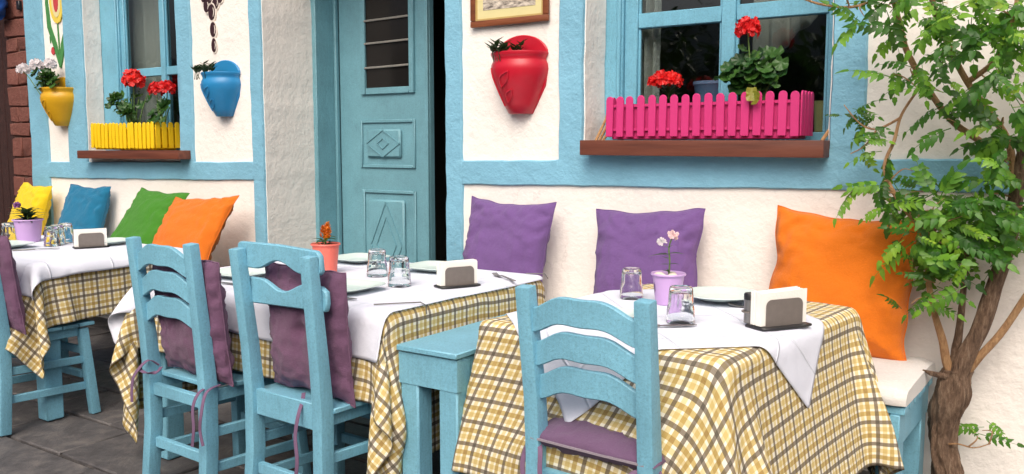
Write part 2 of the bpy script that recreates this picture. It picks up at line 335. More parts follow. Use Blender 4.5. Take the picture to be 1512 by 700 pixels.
# ------------------------------------------------------------------ mesh helpers
class MB:
    def __init__(s): s.v = []; s.f = []; s.M = Matrix.Identity(4)
    def add(s, vs, fs):
        o = len(s.v); s.v += [tuple(s.M @ Vector(p)) for p in vs]; s.f += [tuple(i + o for i in f) for f in fs]; return s
    def box(s, x0, x1, y0, y1, z0, z1):
        return s.add([(x0, y0, z0), (x1, y0, z0), (x1, y1, z0), (x0, y1, z0), (x0, y0, z1), (x1, y0, z1), (x1, y1, z1), (x0, y1, z1)],
                     [(3, 2, 1, 0), (4, 5, 6, 7), (0, 1, 5, 4), (1, 2, 6, 5), (2, 3, 7, 6), (3, 0, 4, 7)])
    def loft(s, rings, cap=True):
        n = len(rings[0]); vs = [p for r in rings for p in r]; fs = []
        for i in range(len(rings) - 1):
            for j in range(n):
                k = (j + 1) % n; fs.append((i * n + j, i * n + k, (i + 1) * n + k, (i + 1) * n + j))
        if cap: fs.append(tuple(range(n - 1, -1, -1))); fs.append(tuple((len(rings) - 1) * n + j for j in range(n)))
        return s.add(vs, fs)
    def beam(s, pts, w, d, side=(1, 0, 0)):
        """square-section bar through pts; w along side, d across it; w,d may be lists"""
        pts = [Vector(p) for p in pts]; n = len(pts); rings = []; sd = Vector(side)
        for i, p in enumerate(pts):
            t = (pts[min(i + 1, n - 1)] - pts[max(i - 1, 0)]).normalized()
            a = (sd - t * sd.dot(t)).normalized(); b = t.cross(a)
            ww = w[i] if isinstance(w, (list, tuple)) else w; dd = d[i] if isinstance(d, (list, tuple)) else d
            rings.append([p + a * (sx * ww / 2) + b * (sy * dd / 2) for sx, sy in ((-1, -1), (1, -1), (1, 1), (-1, 1))])
        return s.loft(rings)
    def tube(s, pts, radii, n=8, wob=0.0, seed=0):
        pts = [Vector(p) for p in pts]; N = len(pts); rings = []; a = None
        for i, p in enumerate(pts):
            t = (pts[min(i + 1, N - 1)] - pts[max(i - 1, 0)]).normalized()
            if a is None: a = t.orthogonal().normalized()
            else: a = (a - t * a.dot(t)).normalized()
            b = t.cross(a); r = radii[i] if isinstance(radii, (list, tuple)) else radii; ring = []
            for k in range(n):
                ph = 2 * PI * k / n
                rr = r * (1 + wob * noise.noise(Vector((math.cos(ph) * 1.7 + seed, math.sin(ph) * 1.7, p.z * 9 + p.x * 5))))
                ring.append(p + a * (math.cos(ph) * rr) + b * (math.sin(ph) * rr))
            rings.append(ring)
        return s.loft(rings)
    def lathe(s, prof, n=24, c=(0, 0, 0), flute=0.0, nf=0, cap=False, fz=None):
        rings = []
        for (r, z) in prof:
            ring = []
            for k in range(n):
                ph = 2 * PI * k / n; rr = r
                if flute and (fz is None or fz[0] <= z <= fz[1]): rr = r * (1 + flute * math.cos(nf * ph))
                ring.append((c[0] + math.cos(ph) * rr, c[1] + math.sin(ph) * rr, c[2] + z))
            rings.append(ring)
        return s.loft(rings, cap)
    def prism(s, poly, y0, y1):
        """poly in XZ, thickness in Y"""
        n = len(poly)
        return s.add([(x, y0, z) for x, z in poly] + [(x, y1, z) for x, z in poly],
                     [tuple(range(n)), tuple(range(2 * n - 1, n - 1, -1))] + [(i, i + n, (i + 1) % n + n, (i + 1) % n) for i in range(n)])
    def mesh(s, name, mat, bevel=0.0, seg=1, smooth=False, angle=40, uv=None):
        me = bpy.data.meshes.new(name); me.from_pydata(s.v, [], s.f)
        if bevel or True:
            bm = bmesh.new(); bm.from_mesh(me)
            bmesh.ops.recalc_face_normals(bm, faces=bm.faces) if uv is None else None
            if bevel:
                es = [e for e in bm.edges if len(e.link_faces) == 2 and e.calc_face_angle(0) > 0.5]
                bmesh.ops.bevel(bm, geom=es, offset=bevel, segments=seg, affect='EDGES', profile=0.6, clamp_overlap=True)
            bm.to_mesh(me); bm.free()
        if uv is not None:
            l = me.uv_layers.new(name='UVMap'); d = np.array(uv, dtype=np.float32)
            idx = np.empty(len(me.loops), dtype=np.int32); me.loops.foreach_get('vertex_index', idx)
            l.data.foreach_set('uv', d[idx].ravel())
        if mat is not None: me.materials.append(mat)
        if smooth or bevel:
            me.shade_smooth(); me.set_sharp_from_angle(angle=R(angle))
        return me
    def build(s, name, mat, parent=None, loc=(0, 0, 0), rot=(0, 0, 0), **kw):
        return link(name, s.mesh(name, mat, **kw), parent, loc, rot)

def link(name, me, parent=None, loc=(0, 0, 0), rot=(0, 0, 0), sc=None):
    o = bpy.data.objects.new(name, me); COL.objects.link(o)
    o.parent = parent; o.location = loc; o.rotation_euler = rot
    if sc is not None: o.scale = sc if hasattr(sc, '__len__') else (sc, sc, sc)
    return o

def tag(o, label=None, cat=None, group=None, kind=None):
    if label: o['label'] = label
    if cat: o['category'] = cat
    if group: o['group'] = group
    if kind: o['kind'] = kind
    return o

def thing(name, label, cat, loc=(0, 0, 0), rz=0.0, group=None):
    return tag(link(name, None, None, loc, (0, 0, rz)), label, cat, group)

def nz(x, y, z=0.0, s=1.0): return noise.noise(Vector((x * s, y * s, z * s)))

# ------------------------------------------------------------------ ground
g = MB(); g.add([(-60, -60, -0.02), (60, -60, -0.02), (60, 60, -0.02), (-60, 60, -0.02)], [(0, 1, 2, 3)])
ground = tag(g.build('ground', M['grout']), kind='structure')
pav = link('pavement', None); tag(pav, kind='structure')
prng = random.Random(3)
y = -4.4
row = 0
while y < -0.02:
    dy = prng.choice((0.34, 0.42, 0.5)); x = -7.6 + prng.random() * 0.5
    y1 = min(y + dy, 0.0)
    while x < 1.6:
        dx = prng.uniform(0.42, 0.85); m = 0.006
        j = lambda: prng.uniform(-0.008, 0.008)
        h = prng.uniform(-0.006, 0.0)
        a, b, c, d = (x + m + j(), y + m + j()), (x + dx - m + j(), y + m + j()), (x + dx - m + j(), y1 - m + j()), (x + m + j(), y1 - m + j())
        cx, cy = x + dx / 2, (y + y1) / 2
        q = MB(); tl = [prng.uniform(-0.002, 0.002) for _ in range(4)]
        q.add([(p[0] - cx, p[1] - cy, -0.05) for p in (a, b, c, d)] + [(p[0] - cx, p[1] - cy, h + t) for p, t in zip((a, b, c, d), tl)],
              [(3, 2, 1, 0), (4, 5, 6, 7), (0, 1, 5, 4), (1, 2, 6, 5), (2, 3, 7, 6), (3, 0, 4, 7)])
        q.build('slab', M['slate'], pav, (cx, cy, 0), bevel=0.006)
        x += dx
    y = y1

# ------------------------------------------------------------------ the house front
house = thing('plaster_house', 'white plaster house front with blue painted bands, teal door and two windows', 'house')
shear = lambda x: 0.0125 * (min(x, 0.3) + 0.5)

def fill(lines, step):
    lines = sorted(set(round(a, 4) for a in lines)); out = []
    for a, b in zip(lines[:-1], lines[1:]):
        n = max(1, math.ceil((b - a) / step)); out += [a + (b - a) * i / n for i in range(n)]
    return out + [lines[-1]]

def relief(name, mat, xs, zs, inside, yf, back, parent, drop=0.0, wav=0.004, step=0.06, shr=True):
    xs = fill(xs, step); zs = fill(zs, step); nx, nz_ = len(xs), len(zs)
    msk = [[inside((xs[i] + xs[i + 1]) / 2, (zs[k] + zs[k + 1]) / 2) for k in range(nz_ - 1)] for i in range(nx - 1)]
    cell = lambda i, k: 0 <= i < nx - 1 and 0 <= k < nz_ - 1 and msk[i][k]
    idx = {}; vs = []; fs = []
    def vert(i, k, edge_back=None):
        key = (i, k, edge_back)
        if key in idx: return idx[key]
        x, z = xs[i], zs[k]
        nb = [cell(i - 1, k - 1), cell(i, k - 1), cell(i - 1, k), cell(i, k)]
        px = x + wav * (nz(x * 5, 3.1, z * 5) + 0.6 * nz(x * 17, 8.1, z * 17)); pz = z + wav * (nz(x * 5, 9.7, z * 5) + 0.6 * nz(x * 17, 1.1, z * 17)) + (shear(x) if shr else 0)
        yy = yf + wav * 0.9 * (nz(x * 3, 5.5, z * 3) + 0.5 * nz(x * 11, 2.5, z * 11))
        if not all(nb): yy += drop
        if edge_back is not None: yy = edge_back
        idx[key] = len(vs); vs.append((px, yy, pz)); return idx[key]
    bk = back if callable(back) else (lambda x, z: back)
    for i in range(nx - 1):
        for k in range(nz_ - 1):
            if not msk[i][k]: continue
            fs.append((vert(i, k), vert(i + 1, k), vert(i + 1, k + 1), vert(i, k + 1)))
            for (di, dk, a, b) in ((-1, 0, (i, k + 1), (i, k)), (1, 0, (i + 1, k), (i + 1, k + 1)), (0, -1, (i, k), (i + 1, k)), (0, 1, (i + 1, k + 1), (i, k + 1))):
                if not cell(i + di, k + dk):
                    d = bk((xs[i] + xs[i + 1]) / 2, (zs[k] + zs[k + 1]) / 2)
                    fs.append((vert(*a), vert(*a, d), vert(*b, d), vert(*b)))
    mb = MB(); mb.v = vs; mb.f = fs
    return mb.build(name, mat, parent, smooth=True, angle=50)

# openings (X0, X1, Z0, Z1) before the shear of the old wall
WL = (-6.45, -5.30, 1.325, 2.75)
WR = (-2.13, -1.00, 1.30, 2.55)
DR = (-4.43, -2.98, -0.1, 2.75)
def is_open(x, z, pad=0.0):
    return any(a - pad < x < b + pad and c - pad < z < d + pad for a, b, c, d in (WL, WR, DR))
def rev(x, z):
    if DR[0] - 0.1 < x < DR[1] + 0.1: return 0.41
    if x < -4.5: return 0.132
    return 0.188
XS = [-7.29, 2.2]; ZS = [-0.1, 3.3]
for a, b, c, d in (WL, WR, DR): XS += [a, b]; ZS += [c, d]
relief('wall', M['plaster'], XS, ZS, lambda x, z: not is_open(x, z), 0.0, rev, house, wav=0.006, step=0.05)

# raised blue bands: one continuous painted frame each side of the door
L_posts = [(-7.29, -7.02), (-6.72, -6.456), (-5.294, -5.14), (-4.545, -4.436)]
R_posts = [(-2.974, -2.865), (-2.27, -2.136), (-0.994, -0.86)]
BT, BB = 1.252, 1.128
def in_left(x, z):
    if not -7.29 < x < -4.436: return False
    if -0.1 < z < 3.3 and any(a < x < b for a, b in (L_posts[0], L_posts[3])): return z > 0.42 or x > -4.6 or x < -7
    if BB < z < BT: return True
    if z > BT and any(a < x < b for a, b in L_posts): return True
    return WL[0] - .01 < x < WL[1] + .01 and z > WL[3] + .006
def in_right(x, z):
    if x < -2.974: return False
    if x < -2.865: return True
    if BB < z < BT: return True
    if WR[0] - .01 < x < WR[1] + .01 and BT < z < WR[2] - 0.006: return True
    if z > BT and any(a < x < b for a, b in R_posts): return True
    return WR[0] - .01 < x < WR[1] + .01 and z > WR[3] + .006
E_ = 0.006
def lines(vals): return [v + s for v in vals for s in (-E_, 0, E_)]
relief('band', M['band'], lines([v for p in L_posts for v in p]), lines([-0.1, BB, BT, WL[3] + .006, 3.3]), in_left, -0.016, 0.03, house, drop=0.008, wav=0.006, step=0.05)
relief('band', M['band'], lines([v for p in R_posts for v in p] + [2.2]), lines([-0.1, BB, BT, WR[2] - 0.006, WR[3] + .006, 3.3]), in_right, -0.016, 0.03, house, drop=0.008, wav=0.006, step=0.05)

# the room behind
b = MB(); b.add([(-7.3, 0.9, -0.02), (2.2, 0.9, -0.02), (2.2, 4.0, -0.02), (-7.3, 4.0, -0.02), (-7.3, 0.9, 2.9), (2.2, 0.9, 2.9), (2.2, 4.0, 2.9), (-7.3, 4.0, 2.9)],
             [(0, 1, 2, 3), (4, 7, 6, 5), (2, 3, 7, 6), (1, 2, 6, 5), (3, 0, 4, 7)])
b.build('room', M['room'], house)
# thick wall core between the reveals and the room
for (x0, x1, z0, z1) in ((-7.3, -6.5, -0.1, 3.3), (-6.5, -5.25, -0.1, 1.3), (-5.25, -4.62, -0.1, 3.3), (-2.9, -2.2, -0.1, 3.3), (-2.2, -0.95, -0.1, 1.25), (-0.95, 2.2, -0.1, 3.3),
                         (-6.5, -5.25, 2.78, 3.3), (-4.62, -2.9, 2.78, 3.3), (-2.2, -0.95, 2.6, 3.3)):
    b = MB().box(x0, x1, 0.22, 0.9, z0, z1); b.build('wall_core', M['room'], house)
MB().box(-7.4, 2.3, -0.05, 4.1, 3.3, 3.4).build('roof_slab', M['plaster'], house)

# windows
def window(op, yf, frame_l, stile, mull, bar, parent=house):
    x0, x1, z0, z1 = op; zs = shear((x0 + x1) / 2); z0 += zs - 0.04; z1 += zs
    fr = MB()
    fl, fr_ = x0 + frame_l, x1 - 0.004
    f = MB().box(x0 - 0.02, fl, yf, yf + 0.08, z0, z1)
    w = f.build('window', M['frame'], parent, bevel=0.004)
    def piece(n, bx, mat=M['frame'], bev=0.004):
        return MB().box(*bx).build(n, mat, w, bevel=bev)
    piece('frame', (fr_, x1 + 0.02, yf, yf + 0.08, z0, z1))
    piece('frame', (fl, fr_, yf, yf + 0.08, z1 - 0.07, z1 + 0.01))
    piece('frame', (fl, fr_, yf, yf + 0.08, z0, z0 + 0.06))
    piece('moulding', (fl - 0.028, fl - 0.008, yf - 0.014, yf + 0.002, z0, z1))
    sy = yf + 0.014
    piece('sash', (fl + .001, fl + stile, sy, sy + 0.05, z0 + 0.061, z1 - 0.071))
    piece('sash', (fr_ - stile, fr_ - .001, sy, sy + 0.05, z0 + 0.061, z1 - 0.071))
    piece('sash', (fl + stile, fr_ - stile, sy + .002, sy + 0.048, z0 + 0.061, z0 + 0.11))
    m0, m1 = mull
    piece('glazing_bar', (m0, m1, sy - 0.004, sy + 0.05, z0 + 0.111, z1 - 0.072))
    for a, b_ in ((fl + stile, m0), (m1, fr_ - stile)):
        piece('glazing_bar', (a + .001, b_ - .001, sy + 0.002, sy + 0.046, bar[0], bar[1]))
        for zz in ((z0 + 0.11, bar[0]), (bar[1], z1 - 0.07)):
            piece('pane', (a - 0.01, b_ + 0.01, sy + 0.022, sy + 0.026, zz[0] - 0.01, zz[1] + 0.01), M['pane'], 0)
            # thin putty beads
            for q in ((a + .001, a + 0.012), (b_ - 0.012, b_ - .001)):
                piece('putty_bead', (q[0], q[1], sy + 0.012, sy + 0.021, zz[0], zz[1]), M['frame'], 0)
    return w
window(WL, 0.135, 0.235, 0.05, (-5.72, -5.665), (1.80, 1.86))
window(WR, 0.192, 0.095, 0.07, (-1.545, -1.48), (1.855, 1.925))

# sills
def sill(x0, x1, z0, z1, y0, y1, tilt):
    s = MB().box(x0, x1, y0, y1, z0, z1)
    for i, p in enumerate(s.v): s.v[i] = (p[0], p[1], p[2] + tilt * (p[0] - x0))
    return s.build('window_sill', M['sill'], house, bevel=0.005, seg=2)
sill(-6.42, -5.17, 1.205, 1.264, -0.115, 0.14, 0.003)
sr = sill(-2.10, -0.99, 1.256, 1.325, -0.10, 0.19, -0.004)
for (xx, yy, z1, lean) in ((-2.06, -0.02, 1.52, 0.03), (-2.04, 0.01, 1.5, 0.045), (-2.075, 0.04, 1.47, 0.02), (-1.02, -0.02, 1.45, 0.03), (-1.03, 0.02, 1.41, 0.02)):
    MB().tube([(xx, yy, 1.32), (xx + lean, yy + 0.04, (1.32 + z1) / 2), (xx + lean * 1.3, yy + 0.08, z1)], [0.007, 0.006, 0.004], 6).build('cane_prop', M['rope'], sr, smooth=True)

# door: lining, leaf with iron-barred pane and carved panels, dark opening beside it
def dbox(n, bx, parent, bev=0.004, mat=None): return MB().box(*bx).build(n, mat or M['door'], parent, bevel=bev)
door = dbox('door', (-4.37, -3.585, 0.585, 0.63, 0.0, 2.7), house)
dbox('door_lining', (-4.47, -4.395, 0.40, 0.70, 0.0, 2.74), house)
dbox('door_lining', (-3.00, -2.93, 0.40, 0.70, 0.0, 2.74), house)
dbox('lining_bead', (-4.394, -4.372, 0.555, 0.584, 0.0, 2.70), house)
dbox('door_lining', (-4.394, -3.001, 0.40, 0.62, 2.71, 2.78), house)
dbox('door_step', (-4.46, -2.95, 0.38, 0.72, -0.02, 0.10), house, mat=M['slate'])
dbox('edge_bead', (-3.612, -3.586, 0.566, 0.5845, 0.0, 2.7), door, 0.003)
def ringframe(x0, x1, z0, z1, w, y0, y1, n):
    for bx in ((x0, x0 + w, y0, y1, z0, z1), (x1 - w, x1, y0, y1, z0, z1), (x0 + w + .0005, x1 - w - .0005, y0, y1, z0, z0 + w), (x0 + w + .0005, x1 - w - .0005, y0, y1, z1 - w, z1)):
        dbox(n, bx, door, 0.004)
ringframe(-4.16, -3.70, 1.63, 2.6, 0.042, 0.566, 0.5845, 'pane_moulding')
ringframe(-4.182, -3.70, 1.155, 1.468, 0.022, 0.572, 0.5845, 'panel_moulding')
ringframe(-4.17, -3.70, 0.30, 1.012, 0.022, 0.572, 0.5845, 'panel_moulding')
dbox('door_pane', (-4.118, -3.742, 0.580, 0.5845, 1.672, 2.56), door, 0, M['oppglass'])
p1 = dbox('raised_panel', (-4.115, -3.815, 0.562, 0.5846, 1.222, 1.405), door, 0.012)
p2 = dbox('raised_panel', (-4.105, -3.79, 0.562, 0.5846, 0.36, 0.95), door, 0.012)
def loop_bar(pts, r, parent, n='carving'):
    mb = MB()
    for a, c in zip(pts, pts[1:] + pts[:1]): mb.beam([a, c], r, r * 0.8, (0, 1, 0))
    return mb.build(n, M['door'], parent)
for (cx, cz, rx, rz) in ((-3.965, 1.3135, 0.145, 0.086), (-3.965, 1.3135, 0.05, 0.034)):
    loop_bar([(cx - rx, 0.5605, cz), (cx, 0.5605, cz + rz), (cx + rx, 0.5605, cz), (cx, 0.5605, cz - rz)], 0.009, p1)
for (cx, cz, rx, rz) in ((-3.945, 0.655, 0.135, 0.28), (-3.945, 0.655, 0.085, 0.18)):
    loop_bar([(cx - rx, 0.5605, cz), (cx, 0.5605, cz + rz), (cx + rx, 0.5605, cz), (cx, 0.5605, cz - rz)], 0.009, p2)
for z in (1.80, 1.955, 2.10, 2.25, 2.40, 2.52):
    MB().tube([(-4.12, 0.568, z), (-3.93, 0.567, z + 0.002), (-3.74, 0.568, z + 0.005)], 0.007, 6).build('window_bar', M['iron'], door, smooth=True)

# painted decoration on the wall: grapes and a tulip in thin raised paint
def paint(name, poly, mat, parent, y=-0.004, th=0.004):
    return MB().prism(poly, y, y + th + 0.012).build(name, mat, parent)
def ell(cx, cz, rx, rz, rot=0, n=16):
    return [(cx + math.cos(t) * rx * math.cos(rot) - math.sin(t) * rz * math.sin(rot), cz + math.cos(t) * rx * math.sin(rot) + math.sin(t) * rz * math.cos(rot)) for t in [2 * PI * k / n for k in range(n)]]
def stroke(pts, ws):
    L, Rr = [], []
    for i, p in enumerate(pts):
        a = pts[max(0, i - 1)]; c = pts[min(len(pts) - 1, i + 1)]; d = Vector((c[0] - a[0], c[1] - a[1])).normalized(); nrm = Vector((-d.y, d.x))
        w = ws[i] if isinstance(ws, (list, tuple)) else ws
        L.append((p[0] + nrm.x * w / 2, p[1] + nrm.y * w / 2)); Rr.append((p[0] - nrm.x * w / 2, p[1] - nrm.y * w / 2))
    return L + Rr[::-1]
gm = None
grapes = [(-4.897, 1.945, .03, .052), (-4.899, 2.045, .036, .056), (-4.905, 2.155, .04, .06), (-4.955, 2.20, .036, .05), (-4.865, 2.215, .038, .05), (-4.82, 2.245, .036, .046), (-4.925, 2.255, .036, .05),
          (-4.985, 2.265, .034, .048), (-4.87, 2.29, .036, .05), (-4.78, 2.29, .034, .046), (-4.94, 2.33, .036, .05), (-4.83, 2.35, .036, .05), (-4.995, 2.345, .034, .048)]
for i, (x, z, a, c) in enumerate(grapes):
    yy = -0.007 - 0.0012 * (i % 4)
    o = paint('grape_outline', ell(x, z, a, c), M['grape_line'], house, yy)
    paint('painted_grape', ell(x - 0.003, z, a * .84, c * .86), M['grape'], o, yy - 0.002)
    paint('painted_shine', stroke([(x + a * .35, z + c * .45), (x + a * .55, z), (x + a * .3, z - c * .5)], [.003, .008, .003]), M['grape_line'], o, yy - 0.0035)
P = lambda n, poly, m, y: paint(n, poly, M[m], house, y)
P('tulip_stem', stroke([(-6.80, 1.90), (-6.80, 2.05), (-6.805, 2.20), (-6.80, 2.30)], [.02, .012, .012, .012]), 'paint_green', -0.006)
P('tulip_leaf', stroke([(-6.80, 1.92), (-6.85, 2.06), (-6.93, 2.22), (-6.95, 2.4), (-6.93, 2.6)], [.02, .05, .05, .035, .008]), 'paint_green', -0.0075)
P('tulip_leaf', stroke([(-6.79, 1.90), (-6.74, 2.06), (-6.67, 2.20), (-6.66, 2.38), (-6.68, 2.55)], [.02, .06, .05, .035, .008]), 'paint_green', -0.009)
P('tulip_petal', ell(-6.80, 2.40, .10, .17), 'paint_yellow', -0.0105)
P('tulip_heart', ell(-6.80, 2.40, .065, .125), 'mat', -0.0125)
P('tulip_heart', ell(-6.80, 2.40, .035, .085), 'paint_red', -0.0145)
P('tulip_bud', stroke([(-6.92, 2.09), (-6.925, 2.14), (-6.90, 2.15), (-6.89, 2.10)], .012), 'paint_green', -0.006)
P('tulip_bud', ell(-6.885, 2.03, .028, .03), 'paint_red', -0.0075)
P('tulip_bud', ell(-6.685, 2.03, .03, .05), 'paint_blue', -0.0105)

# ------------------------------------------------------------------ brick pillar and brown boards at the left
bp = thing('brick_pillar', 'weathered brown brick pillar beside the white house', 'pillar')
MB().box(-7.62, -7.31, 0.02, 0.35, 0, 3.2).build('mortar_core', M['mortar'], bp)
br = random.Random(5); z = 0.0; k = 0
while z < 3.1:
    hh = br.uniform(0.11, 0.19)
    cuts = [-7.64, -7.31] if k % 2 else [-7.64, -7.64 + br.uniform(0.12, 0.2), -7.31]
    for a, c in zip(cuts[:-1], cuts[1:]):
        j = br.uniform(-0.008, 0.008)
        q = MB().box(a + 0.005, c - 0.005, -0.0 + j, 0.06, z + 0.006, z + hh - 0.006)
        q.v = [(p[0] + br.uniform(-.009, .009), p[1] + br.uniform(-.006, .006), p[2] + br.uniform(-.009, .009)) for p in q.v]
        q.build('brick', M['brick'], bp, bevel=0.008)
    z += hh; k += 1
NP = 24
bd = thing('plank_gate', 'dark brown plank gate beside the brick pillar', 'gate')
for i in range(NP):
    MB().box(-10.73 + i * 0.128, -10.73 + i * 0.128 + 0.122, 0.10, 0.13, 0.02, 3.0).build('plank', M['brownwood'], bd, bevel=0.004)
for zz in (0.5, 1.5, 2.4): MB().box(-10.73, -7.66, 0.131, 0.16, zz, zz + 0.12).build('ledge', M['brownwood'], bd, bevel=0.004)
# cobalt cloth bundle hanging high on the pillar
def lump(mb, c, r, sc=(1, 1, 1), seed=0, n=14, m=10, amp=0.2, fr=3.0):
    rings = []
    for i in range(1, m):
        th = PI * i / m; ring = []
        for k in range(n):
            ph = 2 * PI * k / n; d = Vector((math.sin(th) * math.cos(ph), math.sin(th) * math.sin(ph), -math.cos(th)))
            rr = r * (1 + amp * noise.noise(d * fr + Vector((seed, seed * .7, 0))))
            ring.append((c[0] + d.x * rr * sc[0], c[1] + d.y * rr * sc[1], c[2] + d.z * rr * sc[2]))
        rings.append(ring)
    return mb.loft(rings)
hb = thing('cloth_bundle', 'cobalt blue cloth bundle hanging on the brick pillar', 'cloth')
lump(MB(), (-7.62, -0.10, 2.48), 0.16, (1, .6, 1), 3, 22, 16, 0.45, 4).build('bundle', M['bluecloth'], hb, smooth=True, angle=80)
MB().tube([(-7.62, -.06, 2.6), (-7.6, 0.0, 2.75)], 0.012, 6).build('tie', M['bluecloth'], hb)
MB().box(-7.37, -7.325, -0.03, 0.005, 2.38, 2.45).build('hook_plate', M['black'], bp, bevel=0.004)

# ------------------------------------------------------------------ furniture
def chair_boards_back(root):
    prof = lambda t: 0.5 - 0.5 * math.cos(2 * PI * min(1, max(0, (t - 0.22) / 0.56)))
    W = 0.212
    top = [(-W, .893), (-W, .968), (-W + .012, .976), (0, .978), (W - .02, .970), (W - .004, .955), (W + .002, .905)]
    bot = [(W - .01, .893)] + [(W - 2 * W * t, .889 + .034 * prof(t)) for t in [i / 24 for i in range(2, 24)]]
    MB().prism(top + bot, -0.219, -0.199).build('top_board', M['chair'], root, bevel=0.004)
    lo = [(W, .775), (W + .008, .80), (W + .005, .84), (W - .02, .853)] + [(W - 2 * W * t, .855 - .034 * prof(t)) for t in [i / 24 for i in range(2, 23)]] + [(-W, .855), (-W, .765)]
    MB().prism(lo, -0.204, -0.184).build('lower_board', M['chair'], root, bevel=0.004)

def slat(z0, h, w, y, arch, bow):
    n = 18; rings = []
    for i in range(n + 1):
        t = i / n; x = -w / 2 + w * t
        s = math.sin(PI * t) ** 1.6 * arch - 0.006 * math.cos(4 * PI * t)
        hh = h * (0.92 + 0.08 * math.sin(PI * t)); yy = y - bow * math.sin(PI * t)
        rings.append([(x, yy - .009, z0 + s), (x, yy + .009, z0 + s), (x, yy + .009, z0 + s + hh), (x, yy - .009, z0 + s + hh)])
    return MB().loft(rings)

def make_chair(name, label, loc, rz, back='slats', group='blue wooden chairs at the tables', H=0.95, lean=0.05):
    c = thing(name, label, 'chair', loc, rz, group); m = M['chair']; w = 0.40; P_ = 0.046
    sz = 0.452
    for s in (-1, 1):
        MB().beam([(s * (w / 2 - P_ / 2 + .008), -.215, 0), (s * (w / 2 - P_ / 2), -.195, .25), (s * (w / 2 - P_ / 2), -.192, sz), (s * (w / 2 - P_ / 2), -.205, .62), (s * (w / 2 - P_ / 2 + .006), -.192 - lean, H)],
                  P_, [.05, .052, .054, .048, .038]).build('back_leg', m, c, bevel=0.005, seg=2)
        MB().beam([(s * (w / 2 - .012 + .02), .205, 0), (s * (w / 2 - .025), .18, sz - .03)], .042, .042).build('front_leg', m, c, bevel=0.005, seg=2)
        for zz in (.14, .27):
            MB().beam([(s * (w / 2 - .022), -.175, zz + .012), (s * (w / 2 - .018), .178, zz)], .02, .036).build('side_rail', m, c, bevel=0.003)
    n = 5 if back == 'slats' else 3; d = .40 / n
    for i in range(n):
        yb = -.170 + i * d
        q = MB().box(-w / 2 + (.05 if i == 0 and back == 'slats' else .0) - .006, w / 2 - (.05 if i == 0 and back == 'slats' else 0) + .006, yb + .002 + (0 if i else .0), yb + d - .002, sz - .018, sz)
        q.build('seat_board', m, c, bevel=0.003)
    for s in (-1, 1): MB().box(s * (w / 2 - .032) - .011, s * (w / 2 - .032) + .011, -.166, .158, sz - .065, sz - .0185).build('seat_rail', m, c, bevel=0.003)
    MB().box(-w / 2 + .046, w / 2 - .046, .165, .187, sz - .07, sz - .0185).build('seat_rail', m, c, bevel=0.003)
    hb = .045 if back == 'slats' else .09
    MB().box(-w / 2 + .046, w / 2 - .046, -.205, -.180, sz - hb - (.04 if back == 'slats' else -.015), sz - (.04 if back == 'slats' else -.015)).build('back_rail', m, c, bevel=0.003)
    MB().box(-w / 2 + .046, w / 2 - .046, -.205, -.183, .165, .205).build('back_rail', m, c, bevel=0.003)
    for zz in (.19, .31): MB().box(-w / 2 + .046, w / 2 - .046, .176, .198, zz - .018, zz + .018).build('front_rail', m, c, bevel=0.003)
    if back == 'slats':
        for k, zz in enumerate((H - .115, H - .21, H - .305)):
            slat(zz - .004, .074, w - 2 * P_ + .02, -.194 - lean * (zz + .03 - .60) / (H - .60), .034, .018).build('back_slat', m, c, bevel=0.003)
    else:
        chair_boards_back(c)
    return c

